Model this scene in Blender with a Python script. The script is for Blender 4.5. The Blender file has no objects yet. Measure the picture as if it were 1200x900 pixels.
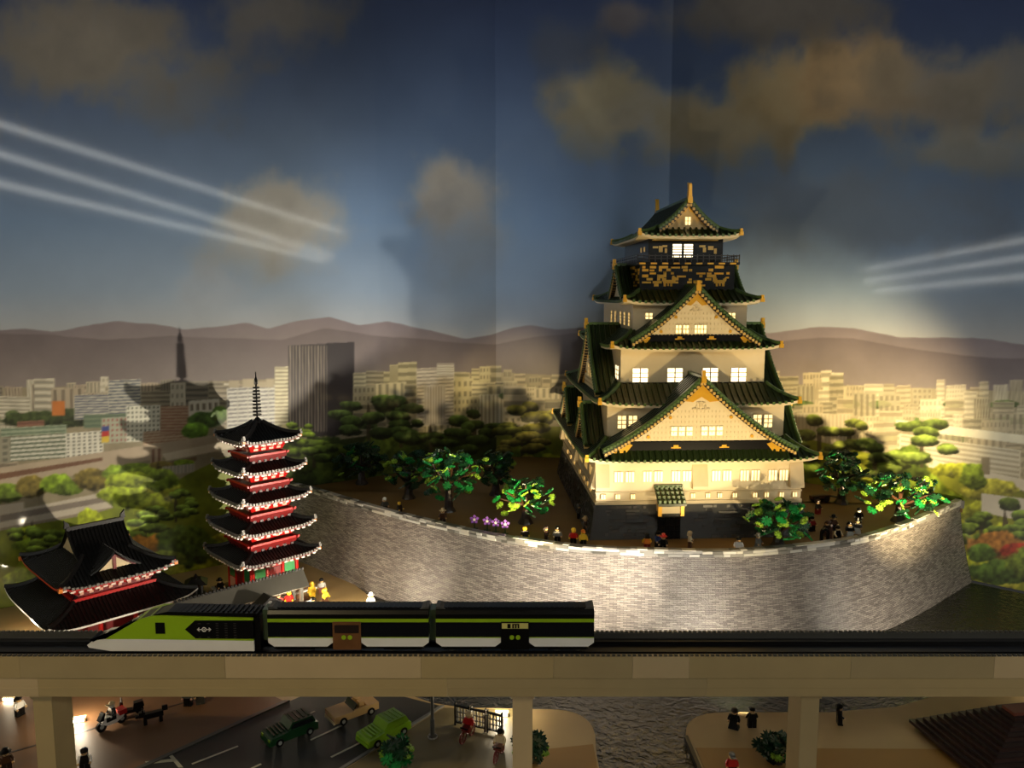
import bpy, math, random
import numpy as np
from mathutils import Vector, Matrix

# All lengths below are centimetres of the real brick-built diorama; S turns them into metres.
S = 0.01
H = 81.0                      # eye height above the table top
PITCH = math.radians(6.65)
FPX = 900.0                   # focal length in pixels of the 1200 x 900 frame
R = math.radians
scene = bpy.context.scene
col = scene.collection

# ------------------------------------------------------------------ camera
cam = bpy.data.cameras.new('camera')
cam.sensor_width = 36.0
cam.lens = 36.0 * FPX / 1200.0
cam.clip_start = 0.02
cam.clip_end = 50
cam_o = bpy.data.objects.new('camera', cam)
col.objects.link(cam_o)
cam_o.location = (0, 0, H * S)
cam_o.rotation_euler = (math.pi / 2 - PITCH, 0, 0)
scene.camera = cam_o

# ------------------------------------------------------------------ light
scene.view_settings.view_transform = 'Standard'
scene.view_settings.look = 'None'
scene.view_settings.exposure = 0.7
scene.view_settings.gamma = 1.0
scene.view_settings.use_curve_mapping = False

world = bpy.data.worlds.new('dark_hall')
world.use_nodes = True
bg = world.node_tree.nodes['Background']
bg.inputs[0].default_value = (0.86, 0.84, 0.74, 1)
bg.inputs[1].default_value = 0.018
scene.world = world

def lamp(name, kind, loc, power, color, size=2.0, target=None, angle=60, blend=0.5, size_y=None):
    l = bpy.data.lights.new(name, kind)
    l.energy = power
    l.color = color
    if kind == 'SPOT':
        l.spot_size = R(angle)
        l.spot_blend = blend
        l.shadow_soft_size = size * S
    elif kind == 'POINT':
        l.shadow_soft_size = size * S
    elif kind == 'AREA':
        l.size = size * S
        if size_y:
            l.shape = 'RECTANGLE'
            l.size_y = size_y * S
    o = bpy.data.objects.new(name, l)
    col.objects.link(o)
    o.location = Vector(loc) * S
    if target is not None:
        d = (Vector(target) - Vector(loc))
        o.rotation_euler = d.to_track_quat('-Z', 'Y').to_euler()
    return o

WARM = (1.0, 0.78, 0.42)
NEUT = (1.0, 0.88, 0.70)
COOL = (0.92, 0.95, 0.97)
# floodlights in the moat between the railway viaduct and the castle rampart
lamp('castle_floodlight', 'SPOT', (67, 130, 12), 8.5, WARM, 0.8, (47, 190, 68), 68, 0.7)
lamp('castle_floodlight', 'SPOT', (31, 130, 12), 7.0, WARM, 0.8, (44, 192, 74), 68, 0.7)
lamp('rampart_floodlight', 'SPOT', (100, 148, 3), 4.5, NEUT, 1.0, (100, 192, 8), 110, 0.8)
lamp('rampart_floodlight', 'SPOT', (45, 138, 3), 5.0, NEUT, 1.0, (45, 171, 6), 92, 0.8)
lamp('rampart_floodlight', 'SPOT', (2, 148, 3), 4.5, NEUT, 1.0, (-2, 181, 6), 115, 0.8)
lamp('rampart_floodlight', 'SPOT', (-26, 165, 2), 3.0, NEUT, 1.0, (-40, 205, 9), 105, 0.8)
# unseen spots added to brighten areas of the printed backdrop
lamp('added_backdrop_light', 'SPOT', (56, 136, 6), 60.0, NEUT, 1.5, (-100, 220, 62), 66, 0.9)
lamp('added_backdrop_light', 'SPOT', (10, 124, 20), 46.0, WARM, 1.5, (0, 285, 45), 19, 0.8)
lamp('added_backdrop_light', 'SPOT', (22, 124, 20), 30.0, WARM, 1.5, (-30, 268, 46), 20, 0.8)
lamp('added_backdrop_light', 'SPOT', (-5, 124, 20), 28.0, COOL, 1.5, (-20, 272, 98), 44, 0.9)
lamp('added_backdrop_light', 'SPOT', (108, 124, 20), 110.0, WARM, 1.5, (99, 242, 48), 44, 0.95)
lamp('added_backdrop_light', 'SPOT', (118, 146, 6), 9.0, COOL, 1.5, (105, 240, 125), 80, 0.9)
# a warm lamp of the visitors' hall
lamp('hall_lamp', 'SPOT', (-150, -60, 270), 56.0, WARM, 8.0, (-62, 113, 26), 31, 0.9)

# ------------------------------------------------------------------ pixel <-> place
_c, _s = math.cos(PITCH), math.sin(PITCH)
def ray(px, py):
    a = (px - 600) / FPX; b = (450 - py) / FPX
    return a, _c + b * _s, -_s + b * _c
def atY(px, py, Y):
    r = ray(px, py); t = Y / r[1]
    return (r[0] * t, Y, H + r[2] * t)
def atZ(px, py, z=0.0):
    r = ray(px, py); t = (z - H) / r[2]
    return (r[0] * t, r[1] * t, z)
def proj(x, y, z):
    z = z - H
    d = y * _c - z * _s
    u = y * _s + z * _c
    return 600 + FPX * x / d, 450 - FPX * u / d

# ------------------------------------------------------------------ materials
def lin(c):
    return tuple(((v / 255) / 12.92 if v / 255 <= 0.04045 else ((v / 255 + 0.055) / 1.055) ** 2.4) for v in c)
_M = {}
def mat(name, rgb, rough=0.35, metal=0.0, var=0.12, scale=40.0, bump=0.0, bscale=300.0, emit=0.0, ecol=None, spec=0.5):
    if name in _M:
        return _M[name]
    m = bpy.data.materials.new(name)
    m.use_nodes = True
    nt = m.node_tree
    b = nt.nodes['Principled BSDF']
    c = lin(rgb)
    tc = nt.nodes.new('ShaderNodeTexCoord')
    nz = nt.nodes.new('ShaderNodeTexNoise')
    nz.inputs['Scale'].default_value = scale
    nz.inputs['Detail'].default_value = 3
    nt.links.new(tc.outputs['Object'], nz.inputs['Vector'])
    mx = nt.nodes.new('ShaderNodeMix')
    mx.data_type = 'RGBA'
    nt.links.new(nz.outputs['Fac'], mx.inputs['Factor'])
    mx.inputs['A'].default_value = tuple(v * (1 - var) for v in c) + (1,)
    mx.inputs['B'].default_value = tuple(min(1, v * (1 + var)) for v in c) + (1,)
    nt.links.new(mx.outputs['Result'], b.inputs['Base Color'])
    b.inputs['Roughness'].default_value = rough
    b.inputs['Metallic'].default_value = metal
    b.inputs['Specular IOR Level'].default_value = spec
    if bump:
        n2 = nt.nodes.new('ShaderNodeTexNoise')
        n2.inputs['Scale'].default_value = bscale
        n2.inputs['Detail'].default_value = 4
        nt.links.new(tc.outputs['Object'], n2.inputs['Vector'])
        bp = nt.nodes.new('ShaderNodeBump')
        bp.inputs['Strength'].default_value = bump
        bp.inputs['Distance'].default_value = 0.002
        nt.links.new(n2.outputs['Fac'], bp.inputs['Height'])
        nt.links.new(bp.outputs['Normal'], b.inputs['Normal'])
    if emit:
        b.inputs['Emission Color'].default_value = lin(ecol or rgb) + (1,)
        b.inputs['Emission Strength'].default_value = emit
    _M[name] = m
    return m

TAN = mat('tan_plastic', (226, 205, 160), 0.4, var=0.06)
TAN2 = mat('tan_plastic_panel', (212, 190, 146), 0.4, var=0.08)
GREEN = mat('dark_green_roof_plastic', (37, 50, 20), 0.30, var=0.25, scale=60)
GREEN2 = mat('sand_green_ridge_plastic', (80, 102, 50), 0.32, var=0.15)
GOLD = mat('gold_plastic', (222, 166, 44), 0.32, 0.25, var=0.15)
BLACK = mat('black_plastic', (11, 10, 10), 0.32, var=0.2, spec=0.25)
BLACK2 = mat('black_roof_plastic', (13, 12, 12), 0.42, var=0.3, scale=80, spec=0.25)
DSTONE = mat('dark_stone_plastic', (52, 50, 44), 0.4, var=0.35, scale=120, bump=0.4, bscale=500)
RED = mat('red_plastic', (186, 26, 22), 0.3, var=0.15)
DRED = mat('dark_red_plastic', (118, 18, 16), 0.35, var=0.2)
WHITE = mat('white_plastic', (236, 232, 224), 0.3, var=0.04)
LGREY = mat('light_grey_plastic', (168, 166, 158), 0.35, var=0.12)
MGREY = mat('grey_plastic', (112, 110, 104), 0.35, var=0.12)
DGREY = mat('dark_grey_plastic', (70, 68, 62), 0.38, var=0.15)
LIME = mat('lime_plastic', (150, 186, 28), 0.3, var=0.06)
BRIGHTGREEN = mat('leaf_green_plastic', (20, 112, 50), 0.35, var=0.2)
LEAFLIME = mat('leaf_lime_plastic', (134, 172, 54), 0.35, var=0.15)
LEAFDARK = mat('leaf_dark_green_plastic', (14, 50, 24), 0.4, var=0.25)
BROWN = mat('brown_plastic', (72, 44, 26), 0.4, var=0.2)
DBROWN = mat('dark_brown_plastic', (36, 22, 16), 0.4, var=0.25)
REDBROWN = mat('reddish_brown_plastic', (120, 60, 40), 0.4, var=0.2)
YELLOW = mat('yellow_plastic', (240, 196, 52), 0.32, var=0.06)
ORANGE = mat('orange_plastic', (228, 130, 44), 0.32, var=0.08)
PURPLE = mat('purple_plastic', (136, 84, 190), 0.32, var=0.1)
BLUE = mat('blue_plastic', (50, 80, 140), 0.3, var=0.1)
PINK = mat('pale_pink_plastic', (226, 176, 150), 0.35, var=0.08)
WINDOW = mat('lit_window', (255, 236, 180), 0.4, emit=1.0, ecol=(255, 222, 150))
WINDOWHOT = mat('bright_lit_window', (255, 244, 215), 0.4, emit=1.5, ecol=(255, 234, 190))
GLASS = mat('dark_train_window', (10, 11, 14), 0.08, var=0.1, spec=0.8)
CONCRETE = mat('tan_viaduct_plastic', (176, 154, 108), 0.45, var=0.10, scale=14)
CHROME = mat('metal_grey', (150, 150, 150), 0.25, 0.8, var=0.05)

# ------------------------------------------------------------------ mesh building
class MB:
    def __init__(self):
        self.v = []; self.f = []; self.m = []; self.cm = 0
    def mi(self, i):
        self.cm = i; return self
    def add(self, vs, fs):
        n = len(self.v)
        self.v += [tuple(map(float, p)) for p in vs]
        for f in fs:
            self.f.append(tuple(i + n for i in f)); self.m.append(self.cm)
        return self
    def box(self, x0, x1, y0, y1, z0, z1):
        return self.add([(x0, y0, z0), (x1, y0, z0), (x1, y1, z0), (x0, y1, z0), (x0, y0, z1), (x1, y0, z1), (x1, y1, z1), (x0, y1, z1)],
                        [(0, 3, 2, 1), (4, 5, 6, 7), (0, 1, 5, 4), (1, 2, 6, 5), (2, 3, 7, 6), (3, 0, 4, 7)])
    def frustum(self, b, zb, t, zt):
        (x0, x1, y0, y1), (a0, a1, c0, c1) = b, t
        return self.add([(x0, y0, zb), (x1, y0, zb), (x1, y1, zb), (x0, y1, zb), (a0, c0, zt), (a1, c0, zt), (a1, c1, zt), (a0, c1, zt)],
                        [(0, 3, 2, 1), (4, 5, 6, 7), (0, 1, 5, 4), (1, 2, 6, 5), (2, 3, 7, 6), (3, 0, 4, 7)])
    def extr(self, pts, a0, a1, plane='xz'):
        # polygon in a plane, extruded along the remaining axis
        n = len(pts)
        def mk(p, a):
            return {'xz': (p[0], a, p[1]), 'xy': (p[0], p[1], a), 'yz': (a, p[0], p[1])}[plane]
        vs = [mk(p, a0) for p in pts] + [mk(p, a1) for p in pts]
        fs = [tuple(range(n)), tuple(range(2 * n - 1, n - 1, -1))]
        fs += [(i, i + n, (i + 1) % n + n, (i + 1) % n) for i in range(n)]
        return self.add(vs, fs)
    def tube(self, p0, p1, r0, r1=None, n=8):
        r1 = r0 if r1 is None else r1
        a, b = Vector(p0), Vector(p1)
        d = (b - a).normalized()
        x = d.orthogonal().normalized(); y = d.cross(x)
        vs = []
        for c, r in ((a, r0), (b, r1)):
            for i in range(n):
                t = 2 * math.pi * i / n
                vs.append(c + x * (math.cos(t) * r) + y * (math.sin(t) * r))
        fs = [tuple(range(n - 1, -1, -1)), tuple(range(n, 2 * n))]
        fs += [(i, (i + 1) % n, (i + 1) % n + n, i + n) for i in range(n)]
        return self.add(vs, fs)
    def lathe(self, prof, n=10, c=(0, 0, 0)):
        vs = []; fs = []
        for r, z in prof:
            for i in range(n):
                t = 2 * math.pi * i / n
                vs.append((c[0] + r * math.cos(t), c[1] + r * math.sin(t), c[2] + z))
        k = len(prof)
        for j in range(k - 1):
            for i in range(n):
                fs.append((j * n + i, j * n + (i + 1) % n, (j + 1) * n + (i + 1) % n, (j + 1) * n + i))
        fs.append(tuple(range(n - 1, -1, -1))); fs.append(tuple(range((k - 1) * n, k * n)))
        return self.add(vs, fs)
    def grid(self, fn, nu, nv):
        vs = [fn(i / nu, j / nv) for j in range(nv + 1) for i in range(nu + 1)]
        fs = [(j * (nu + 1) + i, j * (nu + 1) + i + 1, (j + 1) * (nu + 1) + i + 1, (j + 1) * (nu + 1) + i) for j in range(nv) for i in range(nu)]
        return self.add(vs, fs)
    def ribbon(self, pts, w, h, up=(0, 0, 1)):
        # raised strip of half-hexagonal section along a polyline
        pts = [Vector(p) for p in pts]
        rings = []
        for i, p in enumerate(pts):
            d = (pts[min(i + 1, len(pts) - 1)] - pts[max(i - 1, 0)]).normalized()
            sd = d.cross(Vector(up)).normalized()
            nn = sd.cross(d).normalized()
            rings.append([p - sd * (w / 2) - nn * 0.1, p - sd * (w / 4) + nn * h, p + sd * (w / 4) + nn * h, p + sd * (w / 2) - nn * 0.1])
        vs = [q for r in rings for q in r]
        k = len(rings)
        fs = []
        for i in range(k - 1):
            for j in range(3):
                fs.append((i * 4 + j, i * 4 + j + 1, (i + 1) * 4 + j + 1, (i + 1) * 4 + j))
        fs.append((3, 2, 1, 0)); fs.append(tuple((k - 1) * 4 + j for j in range(4)))
        return self.add(vs, fs)
    def mesh(self, name, mats, smooth=False):
        me = bpy.data.meshes.new(name)
        me.from_pydata([(a * S, b * S, c * S) for a, b, c in self.v], [], self.f)
        if not isinstance(mats, (list, tuple)):
            mats = [mats]
        for m in mats:
            me.materials.append(m)
        if len(mats) > 1:
            me.polygons.foreach_set('material_index', self.m)
        if smooth:
            me.polygons.foreach_set('use_smooth', [True] * len(me.polygons))
        me.update()
        return me
    def build(self, name, mats, parent=None, loc=(0, 0, 0), rz=0.0, smooth=False, kind=None, label=None):
        return put(name, self.mesh(name, mats, smooth), parent, loc, rz, kind, label)

def put(name, me, parent=None, loc=(0, 0, 0), rz=0.0, kind=None, label=None):
    o = bpy.data.objects.new(name, me)
    col.objects.link(o)
    o.location = Vector(loc) * S
    o.rotation_euler = (0, 0, rz)
    if parent is not None:
        o.parent = parent
    if kind:
        o['kind'] = kind
    if label:
        o['label'] = label
    return o
def tag(o, label, cat, group=None):
    o['label'] = label; o['category'] = cat
    if group:
        o['group'] = group
    return o
def thing(name, label, cat, loc=(0, 0, 0), rz=0.0, group=None):
    o = bpy.data.objects.new(name, None)
    col.objects.link(o)
    o.empty_display_size = 0.01
    o.location = Vector(loc) * S
    o.rotation_euler = (0, 0, rz)
    return tag(o, label, cat, group)
def struct(o, label=None):
    o['kind'] = 'structure'
    if label:
        o['label'] = label
    return o
def catmull(pts, per=12):
    out = []
    P = [np.array(p, float) for p in pts]
    P = [2 * P[0] - P[1]] + P + [2 * P[-1] - P[-2]]
    for i in range(1, len(P) - 2):
        for k in range(per):
            t = k / per
            out.append(0.5 * ((2 * P[i]) + (-P[i - 1] + P[i + 1]) * t + (2 * P[i - 1] - 5 * P[i] + 4 * P[i + 1] - P[i + 2]) * t * t
                              + (-P[i - 1] + 3 * P[i] - 3 * P[i + 1] + P[i + 2]) * t ** 3))
    out.append(P[-2])
    return np.array(out)
rng = random.Random(7)

# ================================================================== the printed backdrop
CX0, CY0, CW, CH = -320, -80, 1840, 860
canvas = np.zeros((CH, CW, 3))
YY, XX = np.mgrid[0:CH, 0:CW].astype(float)
XX += CX0; YY += CY0
nrs = np.random.RandomState(5)
def vnoise(w, h, cell, seed):
    r = np.random.RandomState(seed)
    gw, gh = int(w / cell) + 3, int(h / cell) + 3
    g = r.rand(gh, gw)
    y = np.arange(h) / cell; x = np.arange(w) / cell
    yi = y.astype(int); xi = x.astype(int)
    fy = (y - yi)[:, None]; fx = (x - xi)[None, :]
    fy = fy * fy * (3 - 2 * fy); fx = fx * fx * (3 - 2 * fx)
    a = g[np.ix_(yi, xi)]; b = g[np.ix_(yi, xi + 1)]; c = g[np.ix_(yi + 1, xi)]; d = g[np.ix_(yi + 1, xi + 1)]
    return (a * (1 - fx) + b * fx) * (1 - fy) + (c * (1 - fx) + d * fx) * fy
def fbm(cell, seed, octs=5):
    t = np.zeros((CH, CW)); a = 1.0; s = 0
    for o in range(octs):
        t += a * vnoise(CW, CH, max(cell / 2 ** o, 1.5), seed + o); s += a; a *= 0.55
    return t / s
N1 = fbm(150, 11); N2 = fbm(40, 31); N3 = fbm(12, 51, 3); N4 = fbm(5, 71, 2)
def interp_rows(stops):
    ys = [s[0] for s in stops]
    return np.stack([np.interp(YY[:, 0], ys, [s[1][k] for s in stops]) for k in range(3)], 1)[:, None, :]
def over(mask, color):
    global canvas
    c = np.asarray(color, float)
    canvas = canvas * (1 - mask[..., None]) + c * mask[..., None]
def smooth(a, b, x):
    t = np.clip((x - a) / (b - a), 0, 1)
    return t * t * (3 - 2 * t)
# sky
canvas[:] = interp_rows([(-80, (50, 62, 104)), (40, (66, 82, 118)), (160, (84, 103, 132)), (260, (98, 121, 150)), (340, (122, 138, 156)), (400, (152, 152, 150))])
canvas *= (0.88 + 0.24 * N1)[..., None]
def cloud(x, y, rx, ry, color, dens=1.0):
    d = np.sqrt(((XX - x) / rx) ** 2 + ((YY - y) / ry) ** 2)
    m = smooth(1.15, 0.35, d + (N2 - 0.5) * 1.1 + (N1 - 0.5) * 0.6) * dens
    sh = 0.86 + 0.28 * (N2 - 0.2) + 0.10 * np.clip((y - YY) / ry, -1, 1)
    over(m, 0 * canvas + np.asarray(color) * sh[..., None])
for a in [(110, 55, 130, 75, (142, 132, 112), 0.8), (190, 105, 90, 50, (120, 116, 106), 0.5), (330, 10, 100, 60, (138, 130, 116), 0.7), (335, 262, 95, 62, (168, 162, 150), 0.8), (300, 300, 90, 40, (150, 150, 146), 0.4),
          (535, 222, 75, 58, (172, 164, 152), 0.85), (545, 275, 60, 60, (150, 150, 150), 0.4), (240, 345, 60, 40, (150, 154, 160), 0.4), (700, 120, 74, 58, (158, 146, 118), 0.95), (690, 160, 50, 36, (142, 136, 118), 0.6), (778, 145, 55, 46, (150, 144, 132), 0.8),
          (850, 150, 95, 48, (150, 138, 110), 0.9), (930, 110, 90, 60, (160, 144, 112), 0.95), (1010, 95, 90, 62, (178, 152, 116), 0.95), (1090, 110, 110, 60, (150, 138, 120), 0.8), (1180, 100, 90, 55, (140, 132, 118), 0.7), (1130, 178, 110, 30, (142, 138, 126), 0.75), (900, 10, 150, 45, (132, 124, 112), 0.8), (735, 18, 36, 26, (140, 126, 118), 0.7), (660, 60, 60, 40, (96, 98, 106), 0.5), (1000, 250, 200, 60, (112, 114, 120), 0.4),
          (-120, 160, 130, 60, (150, 142, 126), 0.8), (1330, 150, 140, 60, (150, 142, 126), 0.8)]:
    cloud(*a)
# hills
def hills(pts, c0, c1, depth, wob=1.5):
    ridge = np.interp(XX[0], [p[0] for p in pts], [p[1] for p in pts])
    k = np.ones(9) / 9
    ridge = np.convolve(np.pad(ridge, 4, mode='edge'), k, 'valid')[None, :] + (N2[200:201] - 0.5) * wob * 2
    t = np.clip((YY - ridge) / depth, 0, 1)[..., None]
    over(smooth(-0.8, 0.8, YY - ridge), (np.asarray(c0) * (1 - t) + np.asarray(c1) * t) * (0.92 + 0.16 * N2[..., None]))
hills([(-320, 380), (-100, 372), (0, 387), (30, 385), (62, 389), (92, 383), (135, 376), (180, 380), (215, 386), (260, 382), (290, 378), (315, 385), (345, 376), (385, 371), (420, 381), (455, 376), (485, 384), (520, 391), (546, 397), (578, 392), (600, 385), (620, 381), (650, 386), (700, 382), (800, 378), (900, 391), (950, 384), (1000, 384), (1055, 396), (1110, 396), (1160, 397), (1200, 404), (1400, 388), (1520, 392)],
      (112, 102, 104), (142, 132, 124), 60)
hills([(-320, 396), (0, 391), (60, 392), (120, 398), (200, 394), (260, 396), (330, 398), (380, 384), (440, 393), (520, 400), (582, 404), (620, 396), (690, 388), (760, 392), (900, 402), (940, 397), (1000, 396), (1060, 408), (1140, 418), (1200, 420), (1500, 402)],
      (100, 90, 90), (138, 128, 118), 90)
# ---- helpers to draw the city
def poly(pts, color, alpha=1.0, tex=0.10):
    global canvas
    xs = [p[0] for p in pts]; ys = [p[1] for p in pts]
    x0 = int(max(math.floor(min(xs)) - 1 - CX0, 0)); x1 = int(min(math.ceil(max(xs)) + 2 - CX0, CW))
    y0 = int(max(math.floor(min(ys)) - 1 - CY0, 0)); y1 = int(min(math.ceil(max(ys)) + 2 - CY0, CH))
    if x1 <= x0 or y1 <= y0:
        return
    acc = np.zeros((y1 - y0, x1 - x0))
    for ox in (-0.25, 0.25):
        for oy in (-0.25, 0.25):
            X = XX[y0:y1, x0:x1] + ox; Y = YY[y0:y1, x0:x1] + oy
            ins = np.zeros(X.shape, bool)
            j = len(pts) - 1
            for i in range(len(pts)):
                xi, yi = pts[i]; xj, yj = pts[j]
                if yi != yj:
                    ins ^= ((yi > Y) != (yj > Y)) & (X < (xj - xi) * (Y - yi) / (yj - yi) + xi)
                j = i
            acc += ins
    m = (acc / 4 * alpha)[..., None]
    c = np.asarray(color, float) * (1 - tex / 2 + tex * N3[y0:y1, x0:x1, None])
    canvas[y0:y1, x0:x1] = canvas[y0:y1, x0:x1] * (1 - m) + c * m
def facade(x0, x1, yt, yb, color, style, line, sl=0.0, n=6, m=6, alpha=1.0):
    # sl: slope of the roof line (pixels per pixel); style h = floors, v = piers, g = window grid
    def P(u, v):
        x = x0 + (x1 - x0) * u
        return (x, yt + (yb - yt) * v + sl * (x - x0))
    poly([P(0, 0), P(1, 0), P(1, 1), P(0, 1)], color, alpha)
    if style == 'h':
        for i in range(n):
            a = (i + 0.25) / n; b = (i + 0.72) / n
            poly([P(0.01, a), P(0.99, a), P(0.99, b), P(0.01, b)], line, alpha)
    if style == 'v':
        for i in range(n):
            a = (i + 0.3) / n; b = (i + 0.7) / n
            poly([P(a, 0.03), P(b, 0.03), P(b, 0.97), P(a, 0.97)], line, alpha)
    if style == 'g':
        for i in range(n):
            for j in range(m):
                a = (i + 0.25) / n; b = (i + 0.75) / n; c = (j + 0.25) / m; d = (j + 0.75) / m
                poly([P(a, c), P(b, c), P(b, d), P(a, d)], line, alpha)
def blob(x, y, rx, ry, color, rough=0.5, alpha=1.0, shade=0.45, fine=True):
    global canvas
    x0 = int(max(x - rx * 1.5 - CX0, 0)); x1 = int(min(x + rx * 1.5 - CX0, CW)); y0 = int(max(y - ry * 1.5 - CY0, 0)); y1 = int(min(y + ry * 1.5 - CY0, CH))
    if x1 <= x0 or y1 <= y0:
        return
    sl_ = (slice(y0, y1), slice(x0, x1))
    dx = (XX[sl_] - x) / rx; dy = (YY[sl_] - y) / ry
    d = np.sqrt(dx * dx + dy * dy) + (N3[sl_] - 0.5) * rough
    m = (smooth(1.08, 0.9, d) * alpha)[..., None]
    tone = 1.0 - shade * np.clip(dy, -1, 1) * 0.8 + (0.9 * (N4[sl_] - 0.5) if fine else 0.35 * (N4[sl_] - 0.5))
    canvas[sl_] = canvas[sl_] * (1 - m) + np.clip(np.asarray(color, float) * tone[..., None], 0, 255) * m
def cloudpine(x, y, s, color, n=6, seed=0):
    r = random.Random(seed)
    poly([(x - 0.07 * s, y + 1.1 * s), (x + 0.07 * s, y + 1.1 * s), (x + 0.10 * s, y), (x - 0.02 * s, y - 0.5 * s), (x - 0.10 * s, y)], (60, 50, 38), 0.8)
    pads = []
    for k in range(n + 3):
        a = r.uniform(0, 6.28); d = math.sqrt(r.random()) * s
        pads.append((x + d * math.cos(a) * 1.15, y + d * math.sin(a) * 0.85, s * r.uniform(0.30, 0.55), s * r.uniform(0.13, 0.20)))
    for bx, by, w, h in sorted(pads, key=lambda q: q[1]):
        tone = r.uniform(0.8, 1.12)
        blob(bx + 0.05 * s, by + 0.12 * s, w, h, tuple(c * 0.42 for c in color), 0.5, fine=True, shade=0.2)
        blob(bx, by, w * 0.96, h, tuple(c * tone for c in color), 0.6, shade=0.7, fine=True)
# far ground of the city
poly([(-330, 462), (130, 452), (420, 440), (582, 436), (760, 446), (1000, 452), (1530, 470), (1530, 800), (-330, 800)], (140, 130, 104), 1, 0.2)
cr = random.Random(3)
def skyline(xa, xb, ytop, ybot, rows, seed, alpha=1.0, pal=None, sl=0.0):
    r = random.Random(seed)
    pal = pal or [(176, 166, 140), (150, 140, 116), (196, 188, 164), (130, 122, 104), (164, 150, 126)]
    for k in range(rows):
        t = k / max(rows - 1, 1)
        x = xa
        while x < xb:
            w = r.uniform(12, 34) * (0.7 + 0.7 * t); h = r.uniform(14, 34) * (0.7 + 0.5 * t)
            base = ytop + (ybot - ytop) * t + sl * (x - xa)
            c = r.choice(pal)
            facade(x, x + w, base - h * r.uniform(0.5, 1), base + 26, c, r.choice('hvgh'), tuple(v * 0.72 for v in c), r.uniform(-0.06, 0.02), r.randint(4, 8), r.randint(4, 7), alpha)
            x += w + r.uniform(-4, 6)
        for q in range(int((xb - xa) / 40)):
            blob(r.uniform(xa, xb), ytop + (ybot - ytop) * t + 12, r.uniform(8, 20), 5, (70, 84, 44), 0.5, 0.9)
# ---- left wall of the print
skyline(-320, 0, 466, 540, 4, 21)
skyline(-10, 280, 462, 474, 2, 4)
blob(60, 492, 60, 10, (56, 66, 34)); blob(100, 486, 34, 9, (54, 62, 36))
facade(61, 76, 470, 487, (186, 112, 52), 'n', None)
facade(20, 52, 494, 505, (132, 96, 76), 'h', (110, 76, 62), -0.05, 2)
facade(87, 128, 463, 492, (176, 172, 156), 'h', (88, 92, 104), -0.03, 9)
facade(127, 165, 446, 494, (180, 176, 158), 'h', (84, 90, 100), -0.05, 13)
facade(98, 150, 486, 502, (108, 122, 96), 'h', (88, 104, 84), -0.03, 3)
facade(0, 78, 502, 512, (150, 160, 134), 'h', (104, 120, 96), -0.06, 2)
facade(12, 78, 512, 541, (96, 106, 86), 'h', (206, 202, 184), -0.07, 6)
facade(-60, 12, 516, 546, (142, 138, 118), 'g', (108, 106, 92), -0.05, 6, 4)
facade(77, 121, 508, 537, (212, 208, 190), 'g', (112, 112, 100), -0.08, 7, 7)
facade(119, 150, 490, 520, (160, 162, 140), 'g', (150, 98, 88), -0.06, 6, 5)
poly([(119, 500), (128, 499), (128, 505), (119, 506)], (60, 72, 130)); poly([(119, 506), (128, 505), (128, 511), (119, 512)], (176, 52, 44)); poly([(119, 512), (128, 511), (128, 518), (119, 519)], (206, 176, 60))
facade(148, 188, 476, 518, (210, 208, 188), 'g', (116, 118, 104), -0.04, 8, 8)
facade(168, 225, 506, 526, (150, 118, 92), 'h', (186, 166, 138), -0.08, 6)
facade(188, 224, 476, 509, (146, 110, 86), 'h', (178, 150, 122), -0.02, 9)
facade(221, 257, 470, 502, (204, 198, 178), 'g', (126, 116, 98), -0.08, 5, 2)
blob(242, 492, 22, 10, (66, 92, 34)); blob(230, 505, 16, 10, (92, 128, 36)); blob(258, 486, 10, 10, (76, 104, 36))
# roads and railway
poly([(-330, 596), (0, 548), (262, 508), (272, 520), (0, 574), (-330, 626)], (170, 154, 130))
poly([(-330, 604), (0, 555), (120, 536), (120, 540), (0, 562), (-330, 612)], (112, 82, 62)); poly([(-330, 628), (0, 577), (190, 543), (230, 535), (230, 540), (0, 584), (-330, 634)], (116, 92, 70))
facade(176, 190, 526, 545, (160, 140, 116), 'v', (110, 80, 62), -0.08, 2)
poly([(190, 532), (268, 516), (300, 512), (300, 520), (195, 540)], (196, 184, 158))
for i, (x, y, rx, ry) in enumerate([(8, 577, 22, 11), (38, 571, 20, 13), (68, 568, 22, 12), (82, 572, 18, 9), (108, 562, 24, 14), (140, 556, 22, 11), (160, 552, 22, 10), (190, 546, 14, 6), (216, 543, 12, 5), (-30, 584, 30, 14), (-80, 592, 34, 15), (-150, 602, 40, 16)]):
    blob(x, y, rx, ry, [(92, 112, 34), (104, 92, 42), (112, 136, 36)][i % 3], 0.5)
poly([(-330, 700), (-330, 640), (0, 592), (28, 588), (28, 596), (116, 578), (116, 574), (186, 556), (190, 560), (190, 582), (150, 592), (110, 604), (0, 628)], (188, 178, 158))
poly([(0, 604), (140, 579), (140, 585), (0, 612)], (128, 118, 106)); poly([(0, 619), (150, 591), (150, 594), (0, 625)], (140, 128, 112))
facade(190, 228, 547, 557, (164, 156, 138), 'v', (134, 130, 116), -0.1, 9)
poly([(162, 562), (186, 557), (186, 562), (162, 567)], (196, 60, 46)); poly([(165, 563.2), (183, 559.4), (183, 560.6), (165, 564.4)], (226, 190, 170))
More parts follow.
